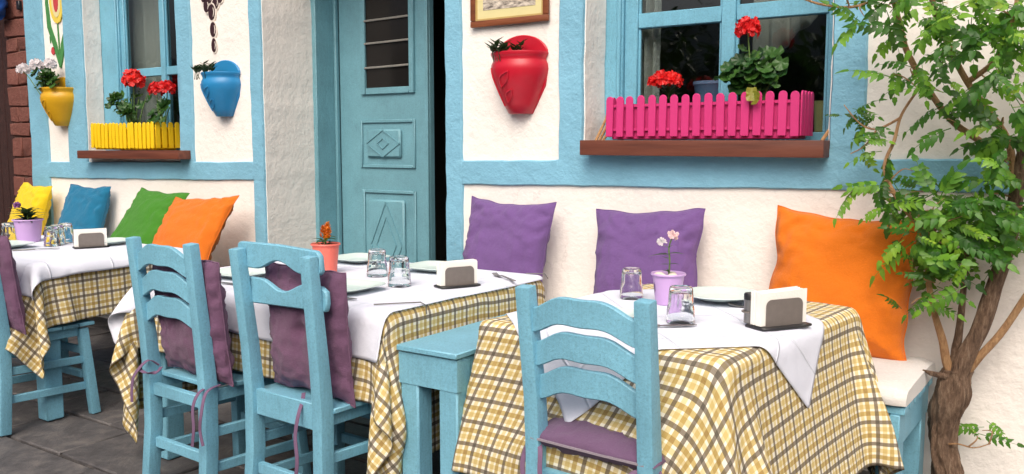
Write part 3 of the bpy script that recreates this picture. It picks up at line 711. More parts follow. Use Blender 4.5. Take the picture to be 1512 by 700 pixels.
def pillow(w, h, t, seed, nx=36, tuft=False, sharp=0.05, sag=0.14, wr=0.017, lump_=0.25):
    """cushion standing on its lower edge: X width, Z 0..h, Y thickness"""
    vs = []; fs = []
    def surf(i, k, sg):
        u = -1 + 2 * i / nx; v = -1 + 2 * k / nx
        uu = math.copysign(abs(u) ** .85, u); vv = math.copysign(abs(v) ** .85, v)
        x = uu * w / 2 * (1 - sharp * (1 - vv * vv) * abs(uu) ** 2); z = vv * h / 2 * (1 - sharp * (1 - uu * uu) * abs(vv) ** 2)
        th = max(0.0, (1 - uu ** 4) * (1 - vv ** 4)) ** .62 * (1 - .25 * (uu * uu + vv * vv) / 2)
        th *= 1 - sag * vv
        th += lump_ * nz(uu * 1.3 + seed, vv * 1.3, sg) * th
        e = max(abs(uu), abs(vv))
        # puckers run in from the seam
        pk = wr * (nz(uu * 6 + seed, vv * 6, sg * 3.1) + .6 * nz(uu * 13 + seed, vv * 13, sg)) * (0.35 + e * e) * min(1, th * 3)
        yy = sg * (t / 2 * th) + pk
        if tuft: yy -= sg * t * .3 * math.exp(-((uu ** 2 + (vv - .05) ** 2) / .012)) + sg * t * .12 * math.exp(-((uu ** 2) / .01)) * (1 - abs(vv))
        z += wr * .9 * nz(uu * 2.3 + seed, 4.0, vv) * e; x += wr * .9 * nz(uu * 2 + seed, 9.0, vv * 2.3) * e
        return (x, yy, z + h / 2)
    idx = {}
    for sg in (-1, 1):
        for i in range(nx + 1):
            for k in range(nx + 1):
                edge = i in (0, nx) or k in (0, nx)
                key = (i, k, 0 if edge else sg)
                if key in idx: continue
                p = surf(i, k, sg)
                if edge: p = (p[0], 0.5 * (p[1] + surf(i, k, -sg)[1]), p[2])
                idx[key] = len(vs); vs.append(p)
    g_ = lambda i, k, sg: idx[(i, k, 0 if (i in (0, nx) or k in (0, nx)) else sg)]
    for sg in (-1, 1):
        for i in range(nx):
            for k in range(nx):
                q = (g_(i, k, sg), g_(i + 1, k, sg), g_(i + 1, k + 1, sg), g_(i, k + 1, sg))
                fs.append(q if sg < 0 else q[::-1])
    mb = MB(); mb.v = vs; mb.f = fs
    seam = [vs[g_(i, 0, 0)] for i in range(nx + 1)] + [vs[g_(nx, k, 0)] for k in range(1, nx + 1)] + [vs[g_(i, nx, 0)] for i in range(nx - 1, -1, -1)] + [vs[g_(0, k, 0)] for k in range(nx - 1, 0, -1)]
    return mb, seam

def cushion(name, label, mat, loc, size, lean=0.2, roll=0.0, yaw=0.0, seed=0, group=None, cat='cushion', **kw):
    kw.setdefault('sharp', .085)
    w, h, t = size
    root = thing(name, label, cat, loc, yaw, group)
    mb, seam = pillow(w, h, t, seed, **kw)
    o = mb.build('cover', M[mat], root, (0, 0, 0), (-lean, roll, 0), smooth=True, angle=80)
    sb = MB(); pts = [Vector(p) for p in seam] + [Vector(seam[0])]
    sb.tube(pts, 0.0028, 5).build('seam', M[mat], o, smooth=True, angle=80)
    return root

def ribbon(pts, w, mat, parent, name='tie_ribbon', side=(1, 0.3, 0)):
    sm = []
    pts = [Vector(p) for p in pts]
    for i in range(len(pts) - 1):
        p0 = pts[max(0, i - 1)]; p1 = pts[i]; p2 = pts[i + 1]; p3 = pts[min(len(pts) - 1, i + 2)]
        for k in range(5):
            t = k / 5
            sm.append(0.5 * ((2 * p1) + (p2 - p0) * t + (2 * p0 - 5 * p1 + 4 * p2 - p3) * t * t + (3 * p1 - p0 - 3 * p2 + p3) * t ** 3))
    sm.append(pts[-1])
    return MB().beam(sm, w, .002, side).build(name, mat, parent, smooth=True, angle=60)

CH = [((-2.80, -1.57), R(-2), 'slats'), ((-2.262, -1.525), R(-2), 'boards'), ((-1.118, -1.475), R(-3), 'slats'), ((-4.285, -1.585), R(1), 'slats')]
ch1 = make_chair('ladderback_chair', 'blue chair with three arched slats and a mauve pad propped upright, beside the board-backed chair', (*CH[0][0], 0), CH[0][1], H=.965)
ch2 = make_chair('board_back_chair', 'blue chair with two-board back and oval hand hole', (*CH[1][0], 0), CH[1][1], 'boards', H=.955)
ch3 = make_chair('ladderback_chair', 'blue chair with three arched slats and a mauve pad flat on its seat', (*CH[2][0], 0), CH[2][1], H=.925)
ch0 = make_chair('ladderback_chair', 'blue chair at the table by the blue and yellow cushions', (*CH[3][0], 0), CH[3][1], H=.955)

def on_chair(i, lx, ly): 
    (x, y), a, _ = CH[i]; return (x + lx * math.cos(a) - ly * math.sin(a), y + lx * math.sin(a) + ly * math.cos(a))
x, y = on_chair(0, .032, -.128)
k1 = cushion('chair_pad', 'mauve pad propped upright on the blue slat-backed chair by the long table', 'pad', (x, y, .455), (.41, .455, .10), -.12, R(2), CH[0][1], 2, 'mauve chair pads', 'chair pad', wr=.014, sharp=.04, lump_=.4)
for pts in ([(-.15, -.07, .03), (-.175, -.10, .05), (-.20, -.14, .0), (-.205, -.15, -.05), (-.20, -.155, -.10)], [(-.12, -.08, .03), (-.10, -.11, .02), (-.15, -.12, .01), (-.2, -.12, .015)],
            [(.15, -.04, .0), (.165, -.11, -.01), (.16, -.135, -.06), (.168, -.14, -.13), (.155, -.14, -.2)], [(.17, -.03, .0), (.19, -.10, -.01), (.20, -.13, -.08), (.19, -.13, -.14), (.205, -.13, -.19)]):
    ribbon(pts, .012, M['ribbon'], k1)
x, y = on_chair(1, .022, -.098)
k2 = cushion('chair_pad', 'stained mauve buttoned pad propped upright on the board-backed chair', 'pad', (x, y, .455), (.41, .45, .09), -.10, R(2), CH[1][1], 9, 'mauve chair pads', 'chair pad', tuft=True, wr=.013, sharp=.05, lump_=.4)
ribbon([(.02, -.06, .02), (.06, -.10, .005), (.075, -.13, -.03), (.07, -.14, -.10), (.082, -.145, -.18), (.06, -.14, -.27)], .013, M['ribbon'], k2)
x, y = on_chair(2, 0.0, -.03)
k3 = thing('chair_pad', 'flat mauve zipped pad lying on the seat of the blue chair', 'chair pad', (x, y, .4535), CH[2][1], 'mauve chair pads')
mb, seam = pillow(.41, .38, .10, 21, sharp=.02, wr=.008, sag=0)
mb.build('cover', M['pad_seat'], k3, (0, -.19, .047), (R(-90), 0, 0), smooth=True, angle=80)
MB().beam([(-.18, -.19, .047), (-.06, -.188, .045), (.06, -.188, .045), (.175, -.19, .047)], .004, .006, (0, 1, 0)).build('zip', M['zip'], k3)
for s in (-1, 1):
    ribbon([(s * .17, -.15, .03), (s * .205, -.16, .02), (s * .215, -.18, -.03), (s * .205, -.19, -.08)], .014, M['ribbon'], k3)
    ribbon([(s * .165, -.17, .03), (s * .14, -.2, .015), (s * .13, -.215, -.04), (s * .115, -.215, -.09)], .013, M['ribbon'], k3)
x, y = on_chair(3, .05, -.125)
cushion('chair_pad', 'mauve pad propped upright on the chair by the lilac pot table', 'pad', (x, y, .455), (.40, .45, .10), -.12, 0, CH[3][1], 14, 'mauve chair pads', 'chair pad', wr=.008, sharp=.03)

# tables
TABLES = [dict(c=(-4.735, -1.225), s=(1.30, .80), rz=0.0), dict(c=(-2.652, -1.085), s=(1.36, 1.00), rz=R(2)), dict(c=(-1.187, -1.012), s=(.85, 1.02), rz=R(-5))]
TZ = 0.748
def make_table(i, label):
    T = TABLES[i]; a, b_ = T['s'][0] / 2, T['s'][1] / 2
    t = thing('dining_table', label, 'table', (*T['c'], 0), T['rz'], 'blue tables under plaid cloths'); m = M['chair']
    MB().box(-a + .022, a - .022, -b_ + .022, b_ - .022, TZ - .03, TZ - .002).build('tabletop', m, t, bevel=.004)
    for sx in (-1, 1):
        for sy in (-1, 1):
            MB().beam([(sx * (a - .08), sy * (b_ - .08), 0), (sx * (a - .08), sy * (b_ - .08), TZ - .031)], .085, .085).build('leg', m, t, bevel=.006)
        MB().box(sx * (a - .075) - .012, sx * (a - .075) + .012, -b_ + .104, b_ - .104, TZ - .13, TZ - .031).build('apron', m, t)
        MB().box(-a + .12, a - .12, sx * (b_ - .06) - .012, sx * (b_ - .06) + .012, TZ - .13, TZ - .031).build('apron', m, t)
    return t
make_table(0, 'blue wooden table under plaid cloth with the steel-fronted napkin holder and dark-leaved lilac pot')
make_table(1, 'long blue wooden table under plaid cloth in front of the teal door')
make_table(2, 'blue wooden table under plaid cloth set with the pink flower pot')
st = thing('side_table', 'bare narrow blue table squeezed between two clothed tables', 'table', (-1.812, -1.13, 0), R(1))
MB().box(-.124, .124, -.42, .42, .635, .655).build('tabletop', M['chair'], st, bevel=.004)
for sx in (-1, 1):
    for sy in (-1, 1): MB().beam([(sx * .08, sy * .37, 0), (sx * .08, sy * .37, .631)], .075, .075).build('leg', M['chair'], st, bevel=.006)
    MB().box(sx * .105 - .01, sx * .105 + .01, -.375, .375, .53, .6315).build('apron', M['chair'], st)
    MB().box(-.12, .12, sx * .40 - .01, sx * .40 + .01, .528, .6312).build('apron', M['chair'], st)

# ------------------------------------------------------------------ cloth draping (position based, run once on build)
def drape(T, size, step, off, phi, boxes, seed, ztop, steps=130, iters=12, under=None, fold='', slots=(), flare=0.0):
    a, b_ = T['s'][0] / 2, T['s'][1] / 2
    nx = int(round(size[0] / step)) + 1; ny = int(round(size[1] / step)) + 1
    u = np.linspace(-size[0] / 2, size[0] / 2, nx); v = np.linspace(-size[1] / 2, size[1] / 2, ny)
    U, V = np.meshgrid(u, v, indexing='ij')
    c, s = math.cos(phi), math.sin(phi)
    P = np.stack([U * c - V * s + off[0], U * s + V * c + off[1], np.full_like(U, ztop)], -1)
    uv = np.stack([U, V], -1).reshape(-1, 2) + np.array([off[0], off[1]]) * 0.7 + seed * 0.013
    r_ = np.random.RandomState(seed)
    pin = (np.abs(P[..., 0]) < a - .004) & (np.abs(P[..., 1]) < b_ - .004)
    w = np.where(pin, 0.0, 1.0)[..., None]
    # smooth random push so folds fall unevenly
    ph = r_.rand(6) * 6.28
    P[..., 2] += (w[..., 0] * .004 * (np.sin(9 * U + ph[0]) * np.sin(7 * V + ph[1]) + np.sin(17 * U + ph[2]) * np.sin(15 * V + ph[3])))
    for sgn in fold:                       # that skirt starts already hanging
        s_ = 1 if sgn == '+' else -1; e = np.maximum(P[..., 0] * s_ - a, 0); hang = e > 0
        an = (PI / 2) * np.clip(1 - (-P[..., 1] - b_) / .3, 0, 1)
        P[..., 2] = np.where(hang, ztop - e * np.sin(an), P[..., 2]); P[..., 0] = np.where(hang, s_ * (a + .006 + e * np.cos(an)), P[..., 0])
    Q = P.copy(); dt = 1 / 60.; g_ = -9.8 * dt * dt
    dx, dy = u[1] - u[0], v[1] - v[0]
    cons = []
    def addc(i0, i1, j0, j1, di, dj, k):
        # two parity batches so that vertices are not shared inside one batch
        for par in (0, 1):
            ax = 0 if di else 1; stp = max(abs(di), abs(dj))
            sl = [slice(i0, i1), slice(j0, j1)]
            n0 = i1 - i0 if ax == 0 else j1 - j0
            sel = np.array([q for q in range(n0) if (q // stp) % 2 == par])
            if len(sel) == 0: continue
            I = np.arange(i0, i1); J = np.arange(j0, j1)
            if ax == 0: I = I[sel]
            else: J = J[sel]
            cons.append((np.ix_(I, J), np.ix_(I + di, J + dj), math.hypot(di * dx, dj * dy), k))
    addc(0, nx - 1, 0, ny, 1, 0, 1.0); addc(0, nx, 0, ny - 1, 0, 1, 1.0)
    addc(0, nx - 1, 0, ny - 1, 1, 1, .35); addc(0, nx - 1, 1, ny, 1, -1, .35)
    addc(0, nx - 3, 0, ny, 3, 0, .16); addc(0, nx, 0, ny - 3, 0, 3, .16)
    allb = [(-a, a, -b_, b_, ztop - .004, True)] + [(*q, False) for q in boxes]
    for st_ in range(steps):
        damp = .975 if st_ < steps * .75 else .9
        N = P + (P - Q) * damp * w; N[..., 2] += g_ * w[..., 0]
        N = np.where(w > 0, N, P); Q = P; P = N
        for it in range(iters):
            for A, B, L, k in cons:
                pa = P[A]; pb = P[B]; d = pb - pa; ln = np.sqrt((d * d).sum(-1, keepdims=True)) + 1e-9
                wa = w[A]; wb = w[B]; ws = wa + wb
                cr = d * ((ln - L) / ln) * k / np.maximum(ws, 1e-9)
                P[A] = pa + cr * wa; P[B] = pb - cr * wb
            if it % 3 == 2:
                for (x0, x1, y0, y1, z1, main) in allb:
                    X, Y, Z = P[..., 0], P[..., 1], P[..., 2]
                    m_ = .006 + (flare * np.clip(z1 - .06 - Z, 0, 1) if main else 0)
                    ins = (X > x0 - m_) & (X < x1 + m_) & (Y > y0 - m_) & (Y < y1 + m_) & (Z < z1) & (w[..., 0] > 0)
                    if not ins.any(): continue
                    D = np.stack([X - (x0 - m_), (x1 + m_) - X, Y - (y0 - m_), (y1 + m_) - Y, (z1 - Z) * (1.0 if not main else 1.0)], -1)
                    ch = D.argmin(-1)
                    m_ = m_ + np.zeros_like(X)
                    for kk, (axs, val) in enumerate(((0, x0 - m_), (0, x1 + m_), (1, y0 - m_), (1, y1 + m_), (2, z1 + np.zeros_like(X)))):
                        sel = ins & (ch == kk); P[..., axs][sel] = val[sel]
                        Q[sel] += (P[sel] - Q[sel]) * .4
                for (px, py, nxx, nyy, y0, y1, z1) in slots:
                    dd = (P[..., 0] - px) * nxx + (P[..., 1] - py) * nyy
                    sel = (dd < 0) & (P[..., 1] > y0) & (P[..., 1] < y1) & (P[..., 2] < z1) & (w[..., 0] > 0)
                    P[..., 0][sel] -= dd[sel] * nxx; P[..., 1][sel] -= dd[sel] * nyy
                lowm = P[..., 2] < .012
                P[..., 2][lowm] = .012
        if under is not None and (st_ % 3 == 2 or st_ > steps - 4):
            fl = P.reshape(-1, 3); idx = np.nonzero(w.reshape(-1) > 0)[0]
            for i in idx:
                co, nr, fi, ds = under.find_nearest(Vector(fl[i]), .06)
                if co is None: continue
                if nr.dot(Vector((co.x, co.y, (co.z - .5) * .6))) < 0: nr = -nr
                dd = (Vector(fl[i]) - co).dot(nr)
                if dd < .006:
                    fl[i] += np.array(nr) * (.006 - dd)
    fs = [(i * ny + j, (i + 1) * ny + j, (i + 1) * ny + j + 1, i * ny + j + 1) for i in range(nx - 1) for j in range(ny - 1)]
    return P.reshape(-1, 3), fs, uv

def to_local(T, x, y):
    dx, dy = x - T['c'][0], y - T['c'][1]; c, s = math.cos(-T['rz']), math.sin(-T['rz'])
    return dx * c - dy * s, dx * s + dy * c
def seat_box(T, i, ztop=.455):
    lx, ly = to_local(T, *CH[i][0]); return (lx - .205, lx + .205, ly - .18, ly + .215, ztop)
def cloth_obj(name, label, cat, T, res, mat, group):
    P, fs, uv = res
    mb = MB(); mb.v = [tuple(p) for p in P]; mb.f = fs
    o = mb.build(name, mat, None, (*T['c'], 0), (0, 0, T['rz']), smooth=True, angle=180, uv=uv)
    md = o.modifiers.new('thickness', 'SOLIDIFY'); md.thickness = .0016; md.offset = 1
    sb = o.modifiers.new('smooth', 'SUBSURF'); sb.levels = 1; sb.render_levels = 1
    o.modifiers.move(1, 0)
    return tag(o, label, cat, group)

T1, T2, T3 = TABLES
def slot(T, x, y, ang, y0, y1):
    lx, ly = to_local(T, x, y); an = ang - T['rz']; return (lx, ly, math.cos(an), math.sin(an), y0, y1, .665)
r1 = drape(T1, (1.86, 1.46), .022, (-.02, -.03), R(1), [seat_box(T1, 3)], 4, .754)
r2 = drape(T2, (2.34, 1.57), .0225, (.0, .015), R(-1), [], 11, .754, fold='+', slots=[slot(T2, -1.941, -1.13, R(181), -.47, .6)], flare=.05)
r3 = drape(T3, (1.90, 1.88), .022, (-.045, -.02), R(1), [seat_box(T3, 2, .50)], 23, .754, fold='-', slots=[slot(T3, -1.682, -1.13, R(1), -.49, .6)], flare=.17)
G1 = 'plaid tablecloths'
cloth_obj('plaid_tablecloth', 'mustard and brown plaid cloth on the table by the blue and yellow cushions', 'tablecloth', T1, r1, M['plaid'], G1)
cloth_obj('plaid_tablecloth', 'mustard and brown plaid cloth on the long table before the teal door', 'tablecloth', T2, r2, M['plaid'], G1)
cloth_obj('plaid_tablecloth', 'mustard and brown plaid cloth under the diagonal white topper', 'tablecloth', T3, r3, M['plaid'], G1)
bv = lambda r: BVHTree.FromPolygons([Vector(p) for p in r[0]], r[1])
o1 = drape(T1, (1.46, 1.0), .024, (-.02, -.06), R(2), [], 3, .7585, 90, 10, bv(r1))
o2 = drape(T2, (1.56, 1.13), .024, (-.095, -.075), R(-1), [], 6, .7585, 90, 10, bv(r2))
lx, ly = to_local(T3, -1.225, -1.085)
o3 = drape(T3, (.955, .955), .022, (lx, ly), R(43) - T3['rz'], [], 8, .7585, 90, 10, bv(r3))
G2 = 'white cloth toppers'
cloth_obj('white_overcloth', 'white cloth topper on the table by the blue and yellow cushions', 'tablecloth', T1, o1, M['linen'], G2)
cloth_obj('white_overcloth', 'white cloth topper on the long table before the teal door', 'tablecloth', T2, o2, M['linen'], G2)
cloth_obj('white_overcloth', 'white cloth topper laid diagonally with pointed corners hanging down', 'tablecloth', T3, o3, M['linen'], G2)

# ------------------------------------------------------------------ benches and cushions
def bench(label, x0, x1, depth=.52):
    b_ = thing('slatted_bench', label, 'bench', ((x0 + x1) / 2, -depth / 2 - .05, 0), 0, 'blue benches along the house wall'); w = (x1 - x0) / 2; m = M['chair']; d = depth / 2
    n = 6; sw = depth / n
    for i in range(n): MB().box(-w, w, -d + i * sw + .008, -d + (i + 1) * sw - .014, .405, .43).build('slat', m, b_, bevel=.003)
    for s in (-1, 1):
        MB().box(s * (w - .03) - .016, s * (w - .03) + .016, -d + .002, d - .002, .29, .404).build('end_rail', m, b_, bevel=.003)
        MB().box(-w + .05, w - .05, s * (d - .03) - .014, s * (d - .03) + .014, .29, .404).build('long_rail', m, b_, bevel=.003)
        for sy in (-1, 1): MB().box(s * (w - .052) - .035 , s * (w - .052) + .035, sy * (d - .06) - .045, sy * (d - .06) + .045, 0, .289).build('leg', m, b_, bevel=.004)
    pad = thing('bench_pad', label.replace('blue slatted bench', 'white seat pad on the bench').replace(' below the sill with the pink planter', ''), 'seat pad', ((x0 + x1) / 2, -depth / 2 - .05, .432), 0, 'white bench pads')
    nx, ny = 60, 10; top = MB()
    hw, hd, t = w + .005, d + .012, .066
    rings = []
    for i in range(nx + 1):
        f = -1 + 2 * i / nx; x = hw * f; ins = .02 * max(0, (abs(f) - .985) / .015) ** 2
        prof = [(-hd + .0, .008), (-hd - .006, .03), (-hd + .008, .058), (-hd + .03, t), (-hd * .5, t + .007), (0, t + .009), (hd * .5, t + .007), (hd - .03, t), (hd - .008, .056), (hd + .004, .03), (hd, .008), (0, .003)]
        rings.append([(x, yy * (1 - ins * 2), zz * (1 - ins * 8 * (zz > .03)) + .004 * nz(x * 4, yy * 5, 2)) for yy, zz in prof])
    top.loft(rings); top.build('pad', M['bench_pad'], pad, smooth=True, angle=60)
bench('blue slatted bench beside the vine trunk below the sill with the pink planter', -2.80, -.565)
bench('blue slatted bench below the sill with the yellow planter', -7.25, -4.6)

GC = 'cushions leaning on the house wall'
cushion('throw_cushion', 'yellow cushion in front of the brick pillar', 'c_yellow', (-7.12, -.22, .50), (.52, .52, .16), .28, R(2), R(-4), 3, GC)
cushion('throw_cushion', 'blue cushion leaning below the yellow planter', 'c_blue', (-6.33, -.22, .50), (.50, .53, .17), .28, R(1), R(3), 5, GC)
cushion('throw_cushion', 'green cushion slumped beside the small orange one', 'c_green', (-5.36, -.44, .50), (.54, .60, .15), .58, R(2), R(0), 7, GC)
cushion('throw_cushion', 'small orange cushion slumped beside the green one', 'c_orange', (-4.76, -.50, .50), (.60, .58, .15), .60, R(-3), R(4), 11, GC)
cushion('throw_cushion', 'purple cushion leaning on the wall under the red wall pot', 'c_purple', (-2.50, -.22, .50), (.52, .55, .16), .24, R(1), R(-2), 13, GC)
cushion('throw_cushion', 'purple cushion leaning on the wall under the pink planter', 'c_purple', (-1.71, -.22, .50), (.52, .54, .15), .24, R(-3), R(3), 17, GC)
cushion('throw_cushion', 'large bright orange cushion beside the vine', 'c_orange_big', (-.915, -.20, .50), (.56, .55, .17), .20, R(3.5), R(2), 29, GC)

# ------------------------------------------------------------------ things on the tables
ZT = .7605
def tumbler_mesh():
    out = [(.0, .0), (.0405, .0), (.0415, .012), (.040, .036), (.0385, .045), (.0355, .075), (.034, .088), (.031, .092), (.012, .093), (0.0001, .0925)]
    inn = [(.0001, .080), (.022, .081), (.0295, .076), (.031, .070), (.0345, .045), (.0372, .035), (.039, .010), (.0395, .0005)]
    mb = MB(); n = 48
    prof = [(.0395, .0005), (.0405, .0), (.0415, .004), (.0412, .012), (.0400, .034), (.0388, .042), (.0375, .046), (.0358, .070), (.0345, .084), (.0325, .0905), (.029, .093), (.012, .0925), (.0002, .092)]
    prof2 = [(.0002, .080), (.020, .080), (.0275, .077), (.0300, .071), (.0325, .046), (.0345, .040), (.0372, .032), (.0390, .008), (.0395, .0005)]
    rings = []
    for (r, z) in prof:
        rings.append([(math.cos(2 * PI * k / n) * r * (1 - (.035 * (0.5 + 0.5 * math.cos(12 * 2 * PI * k / n)) if .043 < z < .088 else 0)), math.sin(2 * PI * k / n) * r * (1 - (.035 * (0.5 + 0.5 * math.cos(12 * 2 * PI * k / n)) if .043 < z < .088 else 0)), z) for k in range(n)])
    for (r, z) in prof2: rings.append([(math.cos(2 * PI * k / n) * r, math.sin(2 * PI * k / n) * r, z) for k in range(n)])
    mb.loft(rings, cap=False); return mb.mesh('tumbler', M['glass'], smooth=True, angle=35)
TUM = tumbler_mesh()
GT = 'upturned glass tumblers'
for (x, y, lab, s) in ((-1.425, -.87, 'upturned clear tumbler behind the lilac pot with the pink flower', 1.0), (-1.10, -1.175, 'upturned clear tumbler in front of the lilac pot with the pink flower', 1.05),
                       (-2.535, -1.0, 'upturned clear tumbler beside the coral pot on the long table', 1.05), (-2.285, -1.14, 'upturned clear tumbler beside the napkin holder on the long table', 1.08),
                       (-3.25, -1.10, 'upturned clear tumbler at the long table end by the small orange cushion', .7),
                       (-4.80, -1.14, 'upturned clear tumbler in the middle of three between lilac pot and napkin holder', 1.0), (-4.74, -1.20, 'upturned clear tumbler of three, the one beside the shakers of the napkin holder', 1.0), (-4.86, -1.06, 'upturned clear tumbler of three, the one beside the dark-leaved lilac pot', 1.0),
                       (-5.17, -1.22, 'upturned clear tumbler on the outer side of the dark-leaved lilac pot', 1.0)):
    o = link('tumbler', TUM, None, (x, y, ZT + .0015), (0, 0, x * 9), (s, s, s * 1.14)); tag(o, lab, 'glass', GT)

def napkin_holder(label, loc, rz, shakers=False, dark=False):
    h = thing('napkin_holder', label, 'napkin holder', loc, rz, 'napkin holders')
    rp = [(-.085, .035), (-.05, .05), (.05, .05), (.085, .035), (.085, -.035), (.05, -.045), (-.05, -.045), (-.085, -.035)]
    b_ = MB(); b_.add([(x, y, 0) for x, y in rp] + [(x, y, .007) for x, y in rp], [tuple(range(8)), tuple(range(15, 7, -1))] + [(i, i + 8, (i + 1) % 8 + 8, (i + 1) % 8) for i in range(8)])
    b_.build('base', M['black'], h, bevel=.002)
    def plate(y): 
        W, Hh, r = .062, .078, .018
        poly = [(-W, .007), (W, .007)] + [(W - r + r * math.cos(t), Hh - r + r * math.sin(t)) for t in [PI / 2 * k / 6 for k in range(7)]] + [(-W + r - r * math.sin(t), Hh - r + r * math.cos(t)) for t in [PI / 2 * k / 6 for k in range(7)]]
        return MB().prism(poly, y, y + .002)
    plate(-.022).build('side_plate', M['steel_dark'] if not dark else M['steel_dark'], h)
    plate(.020).build('side_plate', M['steel_dark'], h)
    h.scale = (1.12, 1.12, 1.12) if loc[0] > -1 else (1, 1, 1)
    nr = random.Random(int(loc[0] * 100))
    for i in range(9):
        y = -.0185 + i * .0043; e = nr.uniform(-.0015, .0015); W = .078
        q = MB().prism([(-W + e, .009), (W + e, .0085), (W + e, .098 + nr.uniform(-.003, .003)), (-W + e, .097 + nr.uniform(-.002, .002))], y, y + .00425)
        q.build('paper_napkin', M['paper'], h)
    if shakers:
        for (sx, sy) in ((-.06, .044), (.02, .055)):
            s = MB().lathe([(.0001, .007), (.0165, .007), (.0165, .07), (.0001, .07)], 20, (sx, sy, 0)).build('shaker', M['steel'], h, smooth=True)
            MB().lathe([(.0001, .0705), (.0172, .0705), (.0175, .084), (.015, .088), (.0001, .088)], 20, (sx, sy, 0)).build('shaker_cap', M['black'], s, smooth=True)
            MB().lathe([(.0178, .036), (.023, .036), (.023, .04), (.0178, .04), (.0178, .036)], 20, (sx, sy, 0)).build('holder_ring', M['steel_dark'], s, smooth=True)
    return h
napkin_holder('napkin holder with salt and pepper shakers behind, on the diagonal white topper', (-.835, -1.06, ZT + .001), R(60), True)
napkin_holder('steel napkin holder near the bare side table on the long table', (-2.095, -1.02, ZT + .001), R(66))
napkin_holder('steel napkin holder beside tumblers on the table by the green cushion', (-4.50, -1.12, ZT + .001), R(70), True)

def plate(label, loc, r, square=False, rz=0.0, napkin=False):
    p = thing('plate', label, 'plate', loc, rz, 'pale china plates')
    prof = [(.0001, .004), (.55, .004), (.62, .006), (.8, .016), (1.0, .022), (1.0, .025), (.8, .0195), (.6, .0095), (.5, .0085), (.0001, .0085)]
    rings = []
    for f, z in prof:
        ring = []
        for k in range(64):
            t = 2 * PI * k / 64; rr = r * f
            if square: rr *= 1 / (abs(math.cos(t)) ** 4.5 + abs(math.sin(t)) ** 4.5) ** (1 / 4.5)
            ring.append((rr * math.cos(t), rr * math.sin(t), z))
        rings.append(ring)
    MB().loft(rings, False).build('dish', M['plate'], p, smooth=True, angle=50)
    if napkin:
        mb = MB(); n = 16; vs = []; fs = []
        for i in range(n + 1):
            for k in range(n + 1):
                u, v = i / n - .5, k / n - .5
                vs.append((u * r * 1.5, v * r * 1.7, .026 + .022 * math.exp(-(u * u) / .02) * (1 - abs(v)) + .006 * nz(u * 6, v * 6, loc[0])))
        for i in range(n):
            for k in range(n): fs.append((i * (n + 1) + k, (i + 1) * (n + 1) + k, (i + 1) * (n + 1) + k + 1, i * (n + 1) + k + 1))
        mb.v, mb.f = vs, fs
        o = mb.build('folded_napkin', M['linen'], p, smooth=True, angle=80); q = o.modifiers.new('t', 'SOLIDIFY'); q.thickness = .003
    return p
Z2 = ZT + .001
plate('round pale plate in front of a folded napkin near the orange cushion', (-1.14, -.755, Z2 + .006), .135, napkin=False)
plate('pale plate behind the slat-backed chair on the diagonal topper', (-1.33, -1.30, Z2), .125, True, R(-5))
plate('square pale plate on the long table beside the board-backed chair', (-2.37, -1.345, Z2), .125, True, R(3))
plate('square pale plate behind the steel napkin holder on the long table', (-2.44, -.74, Z2), .12, True, R(5))
plate('square pale plate behind the coral pot on the long table', (-2.92, -.72, Z2), .12, True, R(0))
plate('square pale plate at the long table end by the upturned small tumbler', (-2.98, -1.33, Z2), .125, True, R(2))
plate('square pale plate in front of the dark-leaved lilac pot', (-4.86, -1.40, Z2), .13, True, R(2))
plate('square pale plate behind the napkin holder by the green cushion', (-4.56, -.98, Z2), .11, True)
# napkin lifted over the far plate of the pink-flower table
mb = MB(); n = 22; vs = []; fs = []
for i in range(n + 1):
    for k in range(n + 1):
        u, v = i / n, k / n
        vs.append((-.17 + .34 * u, -.02 + .17 * v, .002 + .016 * math.exp(-((u - .4) ** 2) / .05) * v * v + .003 * abs(nz(u * 5, v * 5, 3))))
for i in range(n):
    for k in range(n): fs.append((i * (n + 1) + k, (i + 1) * (n + 1) + k, (i + 1) * (n + 1) + k + 1, i * (n + 1) + k + 1))
mb.v, mb.f = vs, fs
o = mb.build('folded_napkin', M['linen'], None, (-1.13, -.71, Z2 + .001), (0, 0, R(-25)), smooth=True, angle=80); q = o.modifiers.new('t', 'SOLIDIFY'); q.thickness = .003
tag(o, 'white folded napkin tucked behind the round plate near the orange cushion', 'napkin')

def cutlery(kind, label, loc, rz):
    c = thing(kind, label, kind, loc, rz, 'table cutlery')
    if kind == 'knife':
        MB().beam([(-.105, 0, .004), (-.02, 0, .005), (.0, 0, .005)], [.016, .013, .010], [.006, .006, .005], (0, 1, 0)).build('handle', M['steel'], c, bevel=.0015)
        MB().beam([(.0, 0, .005), (.03, .0, .005), (.09, .002, .005), (.112, .005, .005)], [.010, .019, .018, .003], .002, (0, 1, 0)).build('blade', M['steel'], c)
    else:
        MB().beam([(-.10, 0, .005), (-.03, 0, .008), (.02, 0, .010), (.045, 0, .004)], [.017, .010, .008, .020], [.003, .004, .004, .002], (0, 1, 0)).build('handle', M['steel'], c, bevel=.001)
        MB().beam([(.045, 0, .004), (.06, 0, .003), (.07, 0, .004)], [.020, .025, .024], .002, (0, 1, 0)).build('head', M['steel'], c)
        for k in range(4): MB().beam([(.069, -.0098 + k * .0065, .004), (.10, -.0098 + k * .0065, .011)], .0036, .002, (0, 1, 0)).build('tine', M['steel'], c)
    return c
cutlery('fork', 'steel fork pointing away from the shaker napkin holder by the round plate', (-.985, -.80, Z2), R(200))
cutlery('knife', 'steel knife beside the plate behind the slat-backed chair', (-1.12, -1.275, Z2), R(38))
cutlery('knife', 'steel knife below the square plate beside the board-backed chair', (-2.30, -1.475, Z2), R(2))
cutlery('knife', 'steel knife at the long table end by the small tumbler', (-2.90, -1.50, Z2), R(4))
cutlery('fork', 'steel fork behind the steel napkin holder on the long table', (-2.06, -.76, Z2), R(150))
